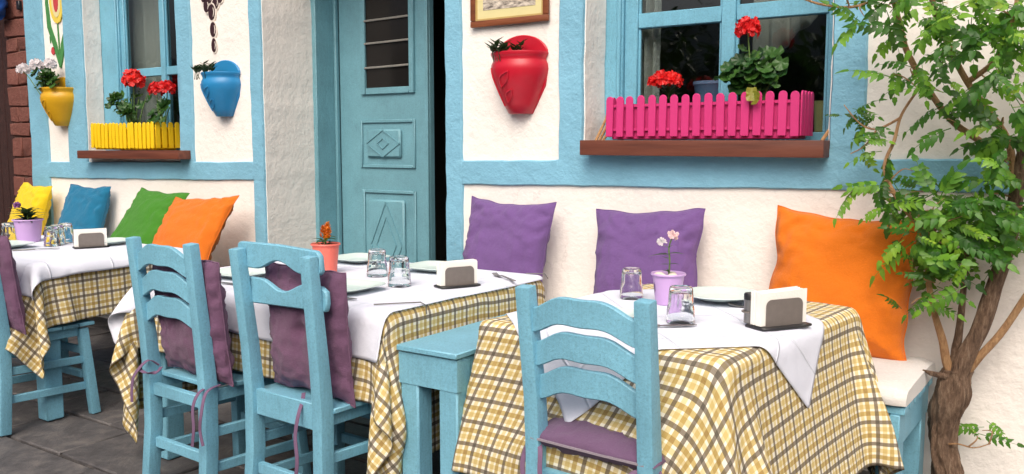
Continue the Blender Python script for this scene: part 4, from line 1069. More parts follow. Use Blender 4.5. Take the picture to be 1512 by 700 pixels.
cutlery('knife', 'steel knife beside the plate in front of the dark-leaved pot', (-4.62, -1.35, Z2), R(60))

def table_clip(label, pts):
    o = MB().tube(pts, .0022, 6).build('table_clip', M['steel'], None, smooth=True)
    tag(o, label, 'clip', 'wire tablecloth clips')
table_clip('thin steel wire clip gripping the white topper above the bare side table', [(-2.075, -1.50, .764), (-2.02, -1.44, .765), (-1.965, -1.385, .766), (-1.952, -1.372, .755), (-1.950, -1.372, .725)])
table_clip('thin steel wire clip at the far corner of the long table near the purple cushion', [(-2.06, -.60, .764), (-2.02, -.585, .765), (-1.985, -.57, .765), (-1.972, -.565, .745)])

# ------------------------------------------------------------------ plants
def ovate(L, W, fold=.25, droop=.15, serr=0, n=5):
    """leaf blade along +X, folded on its midrib"""
    vs = [(0, 0, 0)]; fs = []; mid = []; lf = []; rt = []
    for i in range(1, n + 1):
        t = i / n; w = W * math.sin(PI * min(1, t ** .72 * .97 + .02)) ** .9 * (1 - .45 * t) * .62 if i < n else 0
        x = L * t; z = -droop * L * t * t
        mid.append((x, 0, z))
        j = serr * W * (1 if i % 2 else -.4)
        lf.append((x - L * .06 * (1 - t) + (j * .3), w + (j if i < n else 0), z + fold * w)); rt.append((x - L * .06 * (1 - t) + (j * .3), -w - (j if i < n else 0), z + fold * w))
    vs = [(0, 0, 0)] + mid + lf[:-1] + rt[:-1]; m0 = 1; l0 = 1 + n; r0 = l0 + n - 1
    fs += [(0, m0, l0), (0, r0, m0)]
    for i in range(n - 2): fs += [(m0 + i, m0 + i + 1, l0 + i + 1, l0 + i), (m0 + i, r0 + i, r0 + i + 1, m0 + i + 1)]
    fs += [(m0 + n - 2, m0 + n - 1, l0 + n - 2), (m0 + n - 2, r0 + n - 2, m0 + n - 1)]
    return vs, fs

def basis(d, up):
    x = Vector(d).normalized(); u = Vector(up); y = u.cross(x)
    if y.length < 1e-3: y = Vector((0, 1, 0)).cross(x)
    y.normalize(); z = x.cross(y)
    return Matrix((x, y, z)).transposed().to_4x4()

def pinnate(seed, L=.16, pairs=4, LL=.054, LW=.026):
    r_ = random.Random(seed); mb = MB(); curve = r_.uniform(.15, .7); side = r_.uniform(-.12, .12)
    pos = lambda t: Vector((L * t, side * L * t * t, -curve * L * .5 * t * t))
    pts = [pos(i / 6) for i in range(7)]
    mb.tube(pts, [.0022 - .0013 * i / 6 for i in range(7)], 4)
    for k in range(pairs):
        t = .24 + .70 * k / pairs; p = pos(t)
        for s in (-1, 1):
            d = Vector((.62 + r_.uniform(-.1, .15), s, -.12 - curve * t + r_.uniform(-.2, .1)))
            sc_ = (1.05 - .35 * abs(t - .5)) * r_.uniform(.85, 1.1)
            mb.M = Matrix.Translation(p) @ basis(d, (0, 0, 1)) @ Matrix.Rotation(r_.uniform(-.25, .25), 4, 'X')
            mb.add(*ovate(LL * sc_, LW * sc_, .22, r_.uniform(.1, .35), .06, 6))
    mb.M = Matrix.Translation(pts[-1]) @ basis((1, side * 2 + r_.uniform(-.15, .15), -curve - .1), (0, 0, 1)); mb.add(*ovate(LL * 1.15, LW, .22, .25, .06, 6))
    return mb.mesh('leaf', M['vleaf'], smooth=True, angle=70)

vine = thing('trumpet_vine', 'leafy climbing vine with a gnarled brown trunk beside the bench', 'vine', (0, 0, 0))
def smooth_path(pts, k=5):
    pts = [Vector(p) for p in pts]; out = []
    for i in range(len(pts) - 1):
        p0 = pts[max(0, i - 1)]; p1 = pts[i]; p2 = pts[i + 1]; p3 = pts[min(len(pts) - 1, i + 2)]
        for q in range(k):
            t = q / k; out.append(0.5 * ((2 * p1) + (p2 - p0) * t + (2 * p0 - 5 * p1 + 4 * p2 - p3) * t * t + (3 * p1 - p0 - 3 * p2 + p3) * t ** 3))
    return out + [pts[-1]]
trunk_pts = smooth_path([(-.47, -.17, -.03), (-.475, -.17, .08), (-.505, -.17, .2), (-.50, -.16, .30), (-.485, -.16, .38), (-.478, -.16, .455), (-.47, -.155, .49)], 8)
n_ = len(trunk_pts)
tr = [.052 + .007 * math.sin(i * .21 + 1.2) + .012 * max(0, (i - n_ * .62) / n_) for i in range(n_)]; tr[0] = .066; tr[-1] = .034; tr[-2] = .05
def gnarled(path, radii, n=44, seed=3):
    rings = []; N = len(path)
    for i, p in enumerate(path):
        ring = []
        for k in range(n):
            ph = 2 * PI * k / n; tw_ = ph + p.z * 3.0
            d = Vector((math.cos(ph), math.sin(ph), 0))
            ridge = 1 - abs(noise.noise(Vector((math.cos(tw_) * 2.6, math.sin(tw_) * 2.6, p.z * 2.2 + seed))) * 2)
            knob = noise.noise(Vector((math.cos(ph) * 1.1 + seed, math.sin(ph) * 1.1, p.z * 8)))
            fine = noise.noise(Vector((math.cos(tw_) * 7, math.sin(tw_) * 7, p.z * 9)))
            rr = radii[i] * (0.86 + .20 * ridge + .34 * knob + .10 * fine)
            ring.append(p + d * rr)
        rings.append(ring)
    return MB().loft(rings)
fine_path = smooth_path(trunk_pts, 2); fine_r = [tr[min(n_ - 1, i // 2)] for i in range(len(fine_path))]
gnarled(fine_path, fine_r).build('trunk', M['bark'], vine, smooth=True, angle=80)
BR = []
def branch(pts, r0, r1, mat='bark', n=9):
    pp = smooth_path(pts, 6); N = len(pp)
    MB().tube(pp, [r0 + (r1 - r0) * i / (N - 1) for i in range(N)], n, .18, len(BR)).build('branch', M[mat], vine, smooth=True, angle=80)
    BR.extend(pp)
branch([(-.475, -.16, .44), (-.44, -.165, .56), (-.40, -.165, .67), (-.352, -.155, .87), (-.33, -.15, 1.0), (-.318, -.15, 1.13), (-.30, -.16, 1.3), (-.28, -.17, 1.6), (-.25, -.2, 2.1)], .034, .018)
branch([(-.465, -.15, .45), (-.40, -.15, .55), (-.335, -.13, .65), (-.27, -.12, .78), (-.19, -.12, .95), (-.15, -.1, 1.2)], .016, .009, 'twig')
branch([(-.48, -.16, .45), (-.505, -.17, .52), (-.52, -.19, .60), (-.55, -.22, .72), (-.57, -.25, .86), (-.55, -.27, 1.0)], .018, .007, 'twig')
branch([(-.476, -.15, .44), (-.48, -.15, .55), (-.47, -.17, .62), (-.46, -.2, .75), (-.45, -.23, .92)], .02, .008)
branch([(-.325, -.15, 1.12), (-.345, -.16, 1.30), (-.415, -.18, 1.42), (-.485, -.2, 1.525), (-.55, -.22, 1.66), (-.60, -.23, 1.80), (-.64, -.24, 2.0)], .013, .009, 'twig')
branch([(-.345, -.16, 1.25), (-.44, -.18, 1.32), (-.544, -.2, 1.41), (-.665, -.22, 1.61), (-.70, -.23, 1.72), (-.732, -.24, 1.85), (-.75, -.25, 2.0)], .012, .009, 'twig')
branch([(-.56, -.24, .98), (-.66, -.25, 1.08), (-.729, -.25, 1.212), (-.70, -.25, 1.32), (-.679, -.25, 1.411), (-.62, -.25, 1.51)], .009, .004, 'twig')
branch([(-.48, -.2, 1.52), (-.40, -.24, 1.58), (-.36, -.25, 1.66), (-.34, -.25, 1.78)], .010, .006, 'twig')
branch([(-.74, -.25, 1.84), (-.85, -.27, 1.80), (-.96, -.28, 1.815), (-1.05, -.28, 1.85), (-1.14, -.28, 1.88)], .006, .003, 'twig', 6)
branch([(-.68, -.25, 1.4), (-.76, -.25, 1.36), (-.82, -.25, 1.38), (-.88, -.25, 1.45)], .005, .002, 'twig', 6)
branch([(-.76, -.25, 1.36), (-.80, -.25, 1.30), (-.85, -.25, 1.27)], .004, .002, 'twig', 6)
branch([(-.49, -.2, .22), (-.45, -.2, .23), (-.40, -.18, .22), (-.35, -.16, .24)], .004, .002, 'twig', 6)
MB().tube([(-.50, -.2, .47), (-.545, -.24, .485), (-.565, -.27, .50)], [.012, .009, .003], 7).build('spur', M['bark'], vine, smooth=True)
VL = [pinnate(s, L=.13 + .02 * (s % 4), pairs=4 + s % 2, LL=(.046, .054, .044)[s % 3], LW=(.021, .029, .025)[s % 3]) for s in range(12)]
clusters = [(-0.87, -0.30, 1.78, 3), (-0.81, -0.30, 1.73, 4), (-0.73, -0.30, 1.76, 5), (-0.65, -0.28, 1.76, 6), (-0.54, -0.30, 1.75, 7), (-0.45, -0.30, 1.72, 8), (-0.36, -0.25, 1.73, 7), (-0.70, -0.30, 1.67, 2), (-0.58, -0.32, 1.67, 5),
            (-0.62, -0.30, 1.55, 5), (-0.70, -0.32, 1.52, 2), (-0.52, -0.30, 1.59, 5), (-0.40, -0.33, 1.61, 8), (-0.34, -0.30, 1.60, 6), (-0.54, -0.30, 1.45, 4), (-0.44, -0.28, 1.45, 5), (-0.37, -0.35, 1.51, 7), (-0.32, -0.30, 1.42, 6),
            (-0.50, -0.28, 1.35, 3), (-0.36, -0.25, 1.33, 6), (-0.32, -0.25, 1.27, 5), (-0.87, -0.25, 1.42, 2), (-0.82, -0.25, 1.36, 4), (-0.77, -0.25, 1.31, 4), (-0.84, -0.25, 1.25, 3), (-0.72, -0.25, 1.24, 3), (-0.73, -0.27, 1.13, 5), (-0.70, -0.27, 1.07, 5),
            (-0.64, -0.22, 1.18, 2), (-0.59, -0.25, 1.11, 5), (-0.52, -0.30, 1.09, 7), (-0.46, -0.30, 1.03, 7), (-0.40, -0.28, 1.08, 7), (-0.36, -0.25, 1.17, 6), (-0.34, -0.20, 1.20, 5), (-0.32, -0.20, 1.06, 5), (-0.54, -0.30, 0.98, 7), (-0.61, -0.30, 0.93, 5),
            (-0.61, -0.30, 0.86, 3), (-0.50, -0.30, 0.92, 6), (-0.42, -0.28, 0.90, 6), (-0.54, -0.28, 0.79, 5), (-0.61, -0.30, 0.71, 2), (-0.45, -0.25, 0.79, 4), (-0.37, -0.22, 0.99, 5), (-0.30, -0.18, 0.92, 5), (-0.38, -0.15, 0.25, 3), (-0.42, -0.15, 0.25, 1),
            (-0.56, -0.22, 1.04, 5), (-0.49, -0.2, 0.98, 5), (-0.43, -0.2, 1.0, 5), (-0.58, -0.24, 0.86, 4), (-0.5, -0.12, 1.0, 6), (-0.42, -0.12, 0.92, 6), (-0.56, -0.14, 0.92, 4), (-0.25, -0.2, 1.75, 6), (-0.2, -0.2, 1.55, 6)]
vr = random.Random(12)
tw = MB()
for (cx, cy, cz, n) in clusters:
    c = Vector((cx, cy, cz + .03)); near = min(BR, key=lambda p: (p - c).length)
    if (near - c).length > .02:
        mid = (near + c) / 2 + Vector((vr.uniform(-.03, .03), -.02, vr.uniform(0, .04)))
        tw.tube(smooth_path([near, mid, c], 4), [.0035 - .0022 * i / 8 for i in range(9)], 5)
    for i in range(n):
        p = c + Vector((vr.gauss(0, .022), vr.gauss(0, .03), vr.gauss(0, .022)))
        a = vr.uniform(0, 2 * PI); d = Vector((math.cos(a) - .1, vr.uniform(-.6, .1), math.sin(a) * .75 - .3))
        rot = basis(d, (vr.uniform(-.5, .3), -.9, vr.uniform(.4, 1.1))).to_euler()
        low = .72 if cz < .4 else (.68 if cx < -.74 and cz < 1.5 else .9)
        link('leaf', vr.choice(VL), vine, p, rot, vr.choice((.45, .7, .8, .9, 1.0)) * vr.uniform(.88, 1.08) * low)
o = tw.build('twig', M['twig'], vine, smooth=True, angle=80); o['kind'] = 'stuff'

# scalloped geranium leaf
def scallop_mesh(name, r, mat, lobes=7, cup=.25):
    vs = [(0, 0, 0)]; fs = []; n = 28
    for ring, f in ((0, .55), (1, 1.0)):
        for k in range(n):
            t = -PI + 2 * PI * (k + .5) / n
            rr = r * f * (1 + (.10 * math.cos(lobes * t) + .03 * math.cos(lobes * 3 * t)) * f) * (1 - .45 * max(0, (abs(t) - 2.6) / .55))
            vs.append((rr * math.cos(t) + r * .2, rr * math.sin(t), cup * r * f * f * (.6 + .5 * math.cos(lobes * t))))
    for k in range(n):
        q = (k + 1) % n; fs += [(0, 1 + k, 1 + q), (1 + k, 1 + n + k, 1 + n + q, 1 + q)]
    mb = MB(); mb.v, mb.f = vs, fs; return mb.mesh(name, mat, smooth=True, angle=80)
GL = [scallop_mesh('leaf', .034, M['gleaf'], 7, .25), scallop_mesh('leaf', .03, M['gleaf'], 5, .4)]

def floret_head(r, n, seed, mat, pet=.017, flat=.8):
    r_ = random.Random(seed); mb = MB()
    for i in range(n):
        z = 1 - 1.5 * (i + .5) / n; ph = i * 2.399 + r_.uniform(-.2, .2); q = math.sqrt(max(0, 1 - z * z))
        d = Vector((q * math.cos(ph), q * math.sin(ph), z * flat)).normalized(); c = d * r * r_.uniform(.8, 1.05)
        base = Matrix.Translation(c) @ basis(d, (0, .3, 1) if abs(d.z) < .9 else (1, 0, 0))
        for k in range(5):
            mb.M = base @ Matrix.Rotation(2 * PI * k / 5 + r_.uniform(-.2, .2), 4, 'X') @ Matrix.Rotation(r_.uniform(-1.35, -.95), 4, 'Y')
            P_ = pet * r_.uniform(.8, 1.15)
            mb.add([(0, 0, 0), (P_ * .55, P_ * .42, .002), (P_, P_ * .3, 0), (P_ * 1.06, 0, .003), (P_, -P_ * .3, 0), (P_ * .55, -P_ * .42, .002)], [(0, 1, 2, 3), (0, 3, 4, 5)])
    mb.M = Matrix.Identity(4)
    return mb

def geranium(name, label, loc, heads, nleaf, spread, seed, petal='redpetal', leafsc=1.0, group=None, hl=None, height=.17):
    pl = thing(name, label, 'plant', loc, 0, group); r_ = random.Random(seed)
    for (hx, hy, hz, hr) in heads:
        MB().tube(smooth_path([(hx * .3, hy * .3, -.05), (hx * .8, hy * .6, hz * .55), (hx, hy, hz - hr * .4)], 4), .003, 6).build('stem', M['stem'], pl, smooth=True)
        floret_head(hr, 22, seed + int(hx * 1000), M[petal], hr * .55).build('flower_head', M[petal], pl, (hx, hy, hz))
    tops = []
    for i in range(max(3, nleaf // 4)):
        t = Vector((r_.uniform(-1, 1) * spread, r_.uniform(-.4, .5) * spread * .6, r_.uniform(.35, 1) * height)); tops.append(t)
        MB().tube(smooth_path([(t.x * .3, t.y * .3, -.06), (t.x * .6, t.y * .6, t.z * .5), t], 3), .0035, 5).build('stem', M['stem'], pl, smooth=True)
    for i in range(nleaf):
        b_ = r_.choice(tops); p = b_ + Vector((r_.gauss(0, .03), r_.gauss(0, .025) - .01, r_.gauss(-.01, .03)))
        d = Vector((r_.uniform(-1, 1), r_.uniform(-1, .3), r_.uniform(-.5, .3)))
        link('leaf', r_.choice(GL), pl, p, basis(d, (r_.uniform(-.4, .4), -.9, .7)).to_euler(), r_.uniform(.75, 1.25) * leafsc)
    return pl

def picket_box(name, label, x0, x1, y0, y1, z0, z1, n, nside, mat, pw, px_gap=True):
    b_ = thing(name, label, 'planter', ((x0 + x1) / 2, (y0 + y1) / 2, z0), 0); w = (x1 - x0) / 2; d = (y1 - y0) / 2; h = z1 - z0
    MB().box(-w + .02, w - .02, -d + .016, d - .016, 0, h * .8).build('trough', mat, b_, bevel=.004)
    MB().box(-w + .026, w - .026, -d + .022, d - .022, h * .8 + .0005, h * .8 + .004).build('soil', M['soil'], b_)
    q = []
    for a in [PI * k / 8 for k in range(9)]: q.append((pw / 2 * math.cos(a), h - pw / 2 + pw / 2 * math.sin(a)))
    me = MB().prism([(-pw / 2, .012), (pw / 2, .012)] + q, -.004, .004).mesh('picket', mat, bevel=.0015)
    for i in range(n):
        x = -w + pw / 2 + (2 * w - pw) * i / (n - 1)
        link('picket', me, b_, (x + rng.uniform(-.002, .002), -d + rng.uniform(-.0015, .0015), rng.uniform(-.003, .002)), (rng.uniform(-.02, .02), rng.uniform(-.015, .015), 0))
    for s in (-1, 1):
        for i in range(nside):
            yy = -d + .012 + pw / 2 + (2 * d - pw - .012) * i / max(1, nside - 1)
            link('picket', me, b_, (s * w, yy, 0), (0, 0, R(90)))
    for zz in (.045, h * .78):
        MB().box(-w + .006, w - .006, -d + .005, -d + .011, zz - .006, zz + .006).build('rail', mat, b_)
        for s in (-1, 1): MB().box(s * (w - .008) - .003, s * (w - .008) + .003, -d + .012, d - .004, zz - .006, zz + .006).build('rail', mat, b_)
    return b_
picket_box('picket_planter', 'pink picket-fence window box on the brown sill', -1.985, -1.10, -.055, .115, 1.3275, 1.522, 17, 4, M['pink'], .036)
picket_box('picket_planter', 'yellow picket-fence window box on the brown sill', -6.24, -5.46, -.10, .10, 1.2705, 1.462, 17, 4, M['yellow'], .036)

geranium('geranium', 'red geranium with scalloped leaves in the pink window box', (-1.31, .03, 1.49), [(-.035, -.03, .295, .042)], 60, .10, 3, group='red flowers in the window boxes', height=.19)
geranium('geranium', 'red geranium with one large head in the yellow window box', (-5.86, .0, 1.43), [(.03, -.0, .33, .062)], 34, .17, 5, leafsc=1.2, group='red flowers in the window boxes', height=.24)
geranium('geranium', 'red geranium with paired heads in the yellow window box', (-5.52, .0, 1.43), [(-.04, -.0, .255, .045), (.085, .0, .262, .045)], 22, .13, 8, leafsc=1.2, group='red flowers in the window boxes', height=.17)
# carnation-like red plant: narrow leaves
def spiky(name, label, loc, n, L, W, mat, seed, rise=1.0, spread=.6, cat='plant'):
    pl = thing(name, label, cat, loc); r_ = random.Random(seed); mb = MB(); vs, fs = ovate(L, W, .25, .35)
    mb.v, mb.f = vs, fs; me = mb.mesh('leaf', M[mat], smooth=True, angle=80)
    for i in range(n):
        a = i * 2.399; h = r_.uniform(0, 1); d = Vector((math.cos(a) * spread, math.sin(a) * spread, r_.uniform(.2, 1.0) * rise))
        link('leaf', me, pl, Vector((math.cos(a) * .012 * r_.random(), math.sin(a) * .012, h * L * .8)), basis(d, (0, 0, 1)).to_euler(), r_.uniform(.7, 1.1))
    MB().tube([(0, 0, -.04), (0, 0, L * .8)], .004, 6).build('stem', M['stem'], pl)
    return pl
cp = spiky('carnation', 'low red carnation with narrow leaves in the pink window box', (-1.715, .03, 1.485), 46, .075, .014, 'dleaf', 2, 1.2, .8)
for (x, y, z, r) in ((-.055, -.02, .10, .028), (-.01, -.035, .108, .032), (.035, -.03, .10, .03), (.0, .01, .112, .026)):
    floret_head(r, 14, int(x * 999) + 5, M['redpetal'], r * .75, .5).build('flower_head', M['redpetal'], cp, (x, y, z))
# a yellow-edged leaf hanging over the pickets
M['yleaf'] = mat_leaf('yellowing_leaf', srgb(110, 130, 36), srgb(150, 150, 50), srgb(190, 150, 60), 0.3)
for (x, z, a) in ((-1.302, 1.51, .4), (-1.28, 1.495, -.6)):
    o = link('leaf', scallop_mesh('leaf', .03, M['yleaf'], 6, .2), bpy.data.objects['geranium'], (x + 1.31, -.075 - .03, z - 1.49), (R(80), 0, a)); o['label'] = 'yellowing leaf drooping over the pickets'
# things standing behind the window glass
bw = MB().lathe([(.0001, 0), (.075, 0), (.09, .10), (.104, .225), (.11, .23), (.11, .245), (.098, .243), (.09, .22), (.0001, .21)], 28).build('flower_pot', M['bowl'], None, (-1.65, .42, 1.36), smooth=True, angle=50)
tag(bw, 'blue and white pot standing behind the window glass over the pink planter', 'flower pot')
cu = MB().lathe([(.0001, 0), (.035, 0), (.042, .13), (.044, .135), (.04, .132), (.0001, .12)], 24).build('cup', M['cup'], None, (-1.12, .34, 1.36), smooth=True, angle=50)
tag(cu, 'pale yellow cup behind the window glass at the end of the pink planter', 'cup')
for (xa, xb) in ((-2.13, -1.0),):
    MB().box(xa, xb, .275, .60, 1.30, 1.358).build('inner_sill', M['frame'], house, bevel=.004)

# curtains hanging in the room behind the panes
M['curtain'] = mat_fabric('grey_curtain', srgb(206, 200, 190), var=0.1)
def curtain(label, x0, x1, y, z1, zl, zr):
    mb = MB(); n = 40; vs = []; fs = []
    for i in range(n + 1):
        t = i / n; x = x0 + (x1 - x0) * t; yy = y + .025 * math.sin(t * 21 + x0) + .01 * math.sin(t * 47)
        zb = zl + (zr - zl) * t
        for k in range(13): vs.append((x, yy + .01 * nz(x * 6, k * .3), z1 + (zb - z1) * k / 12))
    for i in range(n):
        for k in range(12): fs.append((i * 13 + k, (i + 1) * 13 + k, (i + 1) * 13 + k + 1, i * 13 + k + 1))
    mb.v, mb.f = vs, fs
    o = mb.build('curtain', M['curtain'], None, smooth=True, angle=80); q = o.modifiers.new('t', 'SOLIDIFY'); q.thickness = .002
    tag(o, label, 'curtain', 'curtains behind the windows')
curtain('grey curtain behind the window over the yellow planter', -6.35, -5.86, .30, 2.5, 1.42, 1.40)
curtain('narrow grey curtain behind the pane above the red carnation', -2.07, -1.90, .32, 2.5, 1.40, 1.42)
curtain('grey curtain with slanting hem behind the pane above the red geranium', -1.46, -1.12, .40, 2.5, 1.62, 1.92)

# wall pots
def wall_pot(name, label, loc, W, H, mat, seed):
    p = thing(name, label, 'wall pot', loc, 0, 'glazed half pots hung on the wall'); r = W / 2
    prof = [(.36, .0), (.42, .008), (.58, .13), (.78, .30), (.93, .45), (.99, .55), (.975, .62), (.925, .66), (.915, .685), (.955, .72), (.995, .75), (.985, .772), (.92, .765)]
    rings = []; n = 28; dep = .95
    def pt(f, z, t): return (math.cos(t) * f * r, -.004 - math.sin(t) * f * r * dep, z * H)
    for f, z in prof: rings.append([pt(f, z, PI * k / n) for k in range(n + 1)])
    rings.append([(x * .93, y * .93, .62 * H) for x, y, z in rings[-1]])
    mb = MB()
    N = n + 1; vs = [q for rg in rings for q in rg]; fs = []
    for i in range(len(rings) - 1):
        for k in range(n): fs.append((i * N + k, i * N + k + 1, (i + 1) * N + k + 1, (i + 1) * N + k))
    fs.append(tuple(range(N))); mb.add(vs, fs)
    o = mb.build('pot_body', mat, p, smooth=True, angle=45)
    back = [(-r * .42, .0), (r * .42, 0), (r * .9, .35 * H), (r * .98, .56 * H), (r * .9, .70 * H), (r * .97, .775 * H)] + [(r * (.97 - .97 * (k / 10)) if False else r * .97 * math.cos(PI * k / 20) ** 1.0, .775 * H + .225 * H * math.sin(PI * k / 20) ** 1.3) for k in range(1, 20)]
    half = back + [(-x, z) for x, z in back[::-1][20:]]
    poly = [(-r * .42, 0), (r * .42, 0), (r * .9, .35 * H), (r * .98, .56 * H), (r * .88, .70 * H), (r * .97, .775 * H)]
    poly += [(r * .97 * math.cos(PI * k / 18), .775 * H + .225 * H * math.sin(PI * k / 18) ** 1.2) for k in range(1, 18)]
    poly += [(-r * .97, .775 * H), (-r * .88, .70 * H), (-r * .98, .56 * H), (-r * .9, .35 * H)]
    MB().prism(poly, -.012, .004).build('back_plate', mat, p, bevel=.004)
    MB().add([(math.cos(PI * k / n) * r * .86, -.012 - math.sin(PI * k / n) * r * .8, .70 * H) for k in range(n + 1)], [tuple(range(n + 1))]).build('soil', M['soil'], p)
    # raised leaf relief
    def surf(t, z):
        fs_ = [q for q in prof[:7]]
        for (f0, z0), (f1, z1) in zip(fs_, fs_[1:]):
            if z0 <= z <= z1: f = f0 + (f1 - f0) * (z - z0) / (z1 - z0); return Vector(pt(f * 1.008, z, t))
        return Vector(pt(1, z, t))
    for (t0, z0, t1, z1, w) in ((1.75, .14, 1.42, .30, .16), (1.85, .33, 1.45, .52, .17), (2.25, .10, 2.3, .58, .0)):
        L1, L2 = [], []
        for k in range(9):
            q = k / 8; tt = t0 + (t1 - t0) * q; zz = z0 + (z1 - z0) * q; s = math.sin(PI * q) * w
            L1.append(surf(tt + s, min(.61, zz + s * .12))); L2.append(surf(tt - s * .6, min(.61, zz - s * .12)))
        for L_ in ((L1, L2) if w else (L1,)): MB().tube(L_, .0048 * W / .3, 5).build('leaf_relief', mat, o, smooth=True)
    return p
wall_pot('wall_pot', 'red glazed half pot hung under the framed picture', (-2.49, -.001, 1.455), .315, .385, M['pot_red'], 1)
wall_pot('wall_pot', 'blue glazed half pot hung under the painted grapes', (-4.80, -.001, 1.485), .31, .36, M['pot_blue'], 2)
wall_pot('wall_pot', 'mustard yellow glazed half pot hung under the painted tulip', (-6.77, -.001, 1.45), .34, .375, M['pot_yellow'], 3)

def succulent(label, loc, n, seed, spread, sc_=1.5):
    pl = thing('succulent', label, 'plant', loc); r_ = random.Random(seed)
    mb = MB(); vs, fs = ovate(.028, .014, .2, -.1); mb.v, mb.f = vs, fs; me = mb.mesh('leaf', M['dleaf'], smooth=True, angle=80)
    for i in range(n):
        b_ = Vector((r_.uniform(-1, 1) * spread, r_.uniform(-.06, .02), 0)); tip = b_ + Vector((r_.uniform(-.03, .03), r_.uniform(-.03, .01), r_.uniform(.03, .075)))
        MB().tube([b_ + Vector((0, 0, -.03)), tip], .0025, 5).build('stem', M['dleaf'], pl)
        for k in range(9):
            q = .35 + .65 * k / 9; a = k * 2.4; link('leaf', me, pl, b_.lerp(tip, q), basis((math.cos(a), math.sin(a), .5), (0, 0, 1)).to_euler(), r_.uniform(.7, 1.2) * sc_)
    return pl
succulent('small grey-green succulent in the red wall pot', (-2.53, -.085, 1.735), 9, 3, .085)
succulent('small dark succulent trailing from the blue wall pot', (-4.86, -.085, 1.75), 9, 5, .10)
wg = geranium('geranium', 'white-flowered geranium in the mustard wall pot', (-6.83, -.10, 1.74), [(-.24, -.05, .145, .042), (-.03, -.05, .165, .042), (.07, -.0, .17, .04), (.02, -.03, .085, .028)], 44, .12, 15, 'whitepetal', 1.0, height=.12)

# framed picture
pf = thing('framed_picture', 'wood-framed old photograph with cream mount above the red pot', 'picture', (-2.56, -.012, 2.10), 0)
fw, fh, fb = .235, .205, .032
for bx in ((-fw, fw, -.014, .004, -fh, -fh + fb), (-fw, fw, -.014, .004, fh - fb, fh), (-fw, -fw + fb, -.0135, .004, -fh + fb + .0005, fh - fb - .0005), (fw - fb, fw, -.0135, .004, -fh + fb + .0005, fh - fb - .0005)):
    MB().box(*bx).build('frame', M['woodframe'], pf, bevel=.006, seg=2)
for bx in ((-fw + fb, fw - fb, -.010, -.001, -fh + fb, -fh + fb + .008), (-fw + fb, -fw + fb + .008, -.0098, -.001, -fh + fb + .0085, fh - fb), (fw - fb - .008, fw - fb, -.0098, -.001, -fh + fb + .0085, fh - fb)):
    MB().box(*bx).build('slip', M['gold'], pf)
MB().box(-fw + fb, fw - fb, -.004, .0, -fh + fb, fh - fb).build('mount', M['mat'], pf)
MB().box(-fw + fb + .045, fw - fb - .045, -.0055, -.0041, -fh + fb + .05, fh - fb - .05).build('photograph', M['print'], pf)

# small flower pots on the tables
def tin_pot(label, loc, r, h, mat, rim=True):
    p = thing('flower_pot', label, 'flower pot', loc, 0, 'small flower pots on the tables')
    b_ = MB().lathe([(.0001, 0), (r * .76, 0), (r * .78, .003), (r * .97, h - .006), (r * 1.06, h - .006), (r * 1.09, h - .002), (r * 1.05, h + .002), (r * .95, h - .002), (r * .92, h * .86), (.0001, h * .86)], 40).build('pot', mat, p, smooth=True, angle=50)
    MB().lathe([(.0001, h * .875), (r * .9, h * .865)], 24).build('soil', M['soil'], p)
    return p
pa = tin_pot('lilac tin pot holding the pink-flowered seedling', (-1.27, -.90, ZT + .001), .055, .105, M['lilac'])
# faint print on the tin: a letter-like mark
for (t, z0, z1) in ((-2.35, .04, .075), (-2.25, .045, .07)):
    rr = .0535
    MB().tube([(math.cos(t + q * .04) * (.043 + .0095 * (z0 + (z1 - z0) * q) / .1 + .0015), math.sin(t + q * .04) * (.043 + .0095 * (z0 + (z1 - z0) * q) / .1 + .0015), z0 + (z1 - z0) * q) for q in (0, .5, 1)], .0012, 5).build('printed_mark', M['ink'], pa)
for (x, y, s) in ((-.025, -.02, 1.0), (.022, -.012, .9), (.0, .028, .8), (-.008, -.032, .7)):
    lump(MB(), (x, y, .100), .014 * s, (1.4, 1, .7), x * 99, 10, 7).build('pebble', M['stone'], pa, smooth=True, angle=80)
sd = thing('seedling', 'young plant with pink and white flower in the lilac tin pot', 'plant', (-1.27, -.90, ZT + .095))
MB().tube(smooth_path([(0, 0, -.01), (.004, 0, .05), (0, .0, .10), (.012, 0, .135)], 4), .0028, 6).build('stem', M['stem'], sd, smooth=True)
for (z, a, L, el) in ((.012, .3, .03, .3), (.015, 2.2, .03, .3), (.018, 4.2, .03, .3), (.02, 5.3, .028, .5), (.04, 3.3, .035, .2), (.042, .2, .04, .25), (.06, 2.9, .03, .3), (.075, 3.2, .075, .05), (.078, .1, .06, .25), (.098, 3.4, .035, .5), (.10, -.2, .03, .6)):
    mb = MB(); mb.v, mb.f = ovate(L, L * .36, .25, .2); mb.build('leaf', M['gleaf'], sd, (0, 0, z), basis((math.cos(a), math.sin(a) - .2, el), (0, 0, 1)).to_euler(), smooth=True, angle=80)
floret_head(.008, 4, 4, M['pinkpetal'], .015, .6).build('flower', M['pinkpetal'], sd, (.016, -.002, .142))
floret_head(.007, 3, 6, M['whitepetal'], .014, .5).build('flower', M['whitepetal'], sd, (-.022, -.008, .118))
pb = tin_pot('coral tin pot holding the orange plume flower', (-2.775, -1.06, ZT + .001), .058, .125, M['coral'])
cs = spiky('celosia', 'orange plume flower with short green leaves in the coral pot', (-2.775, -1.06, ZT + .115), 22, .05, .022, 'gleaf', 6, .5, 1.0)
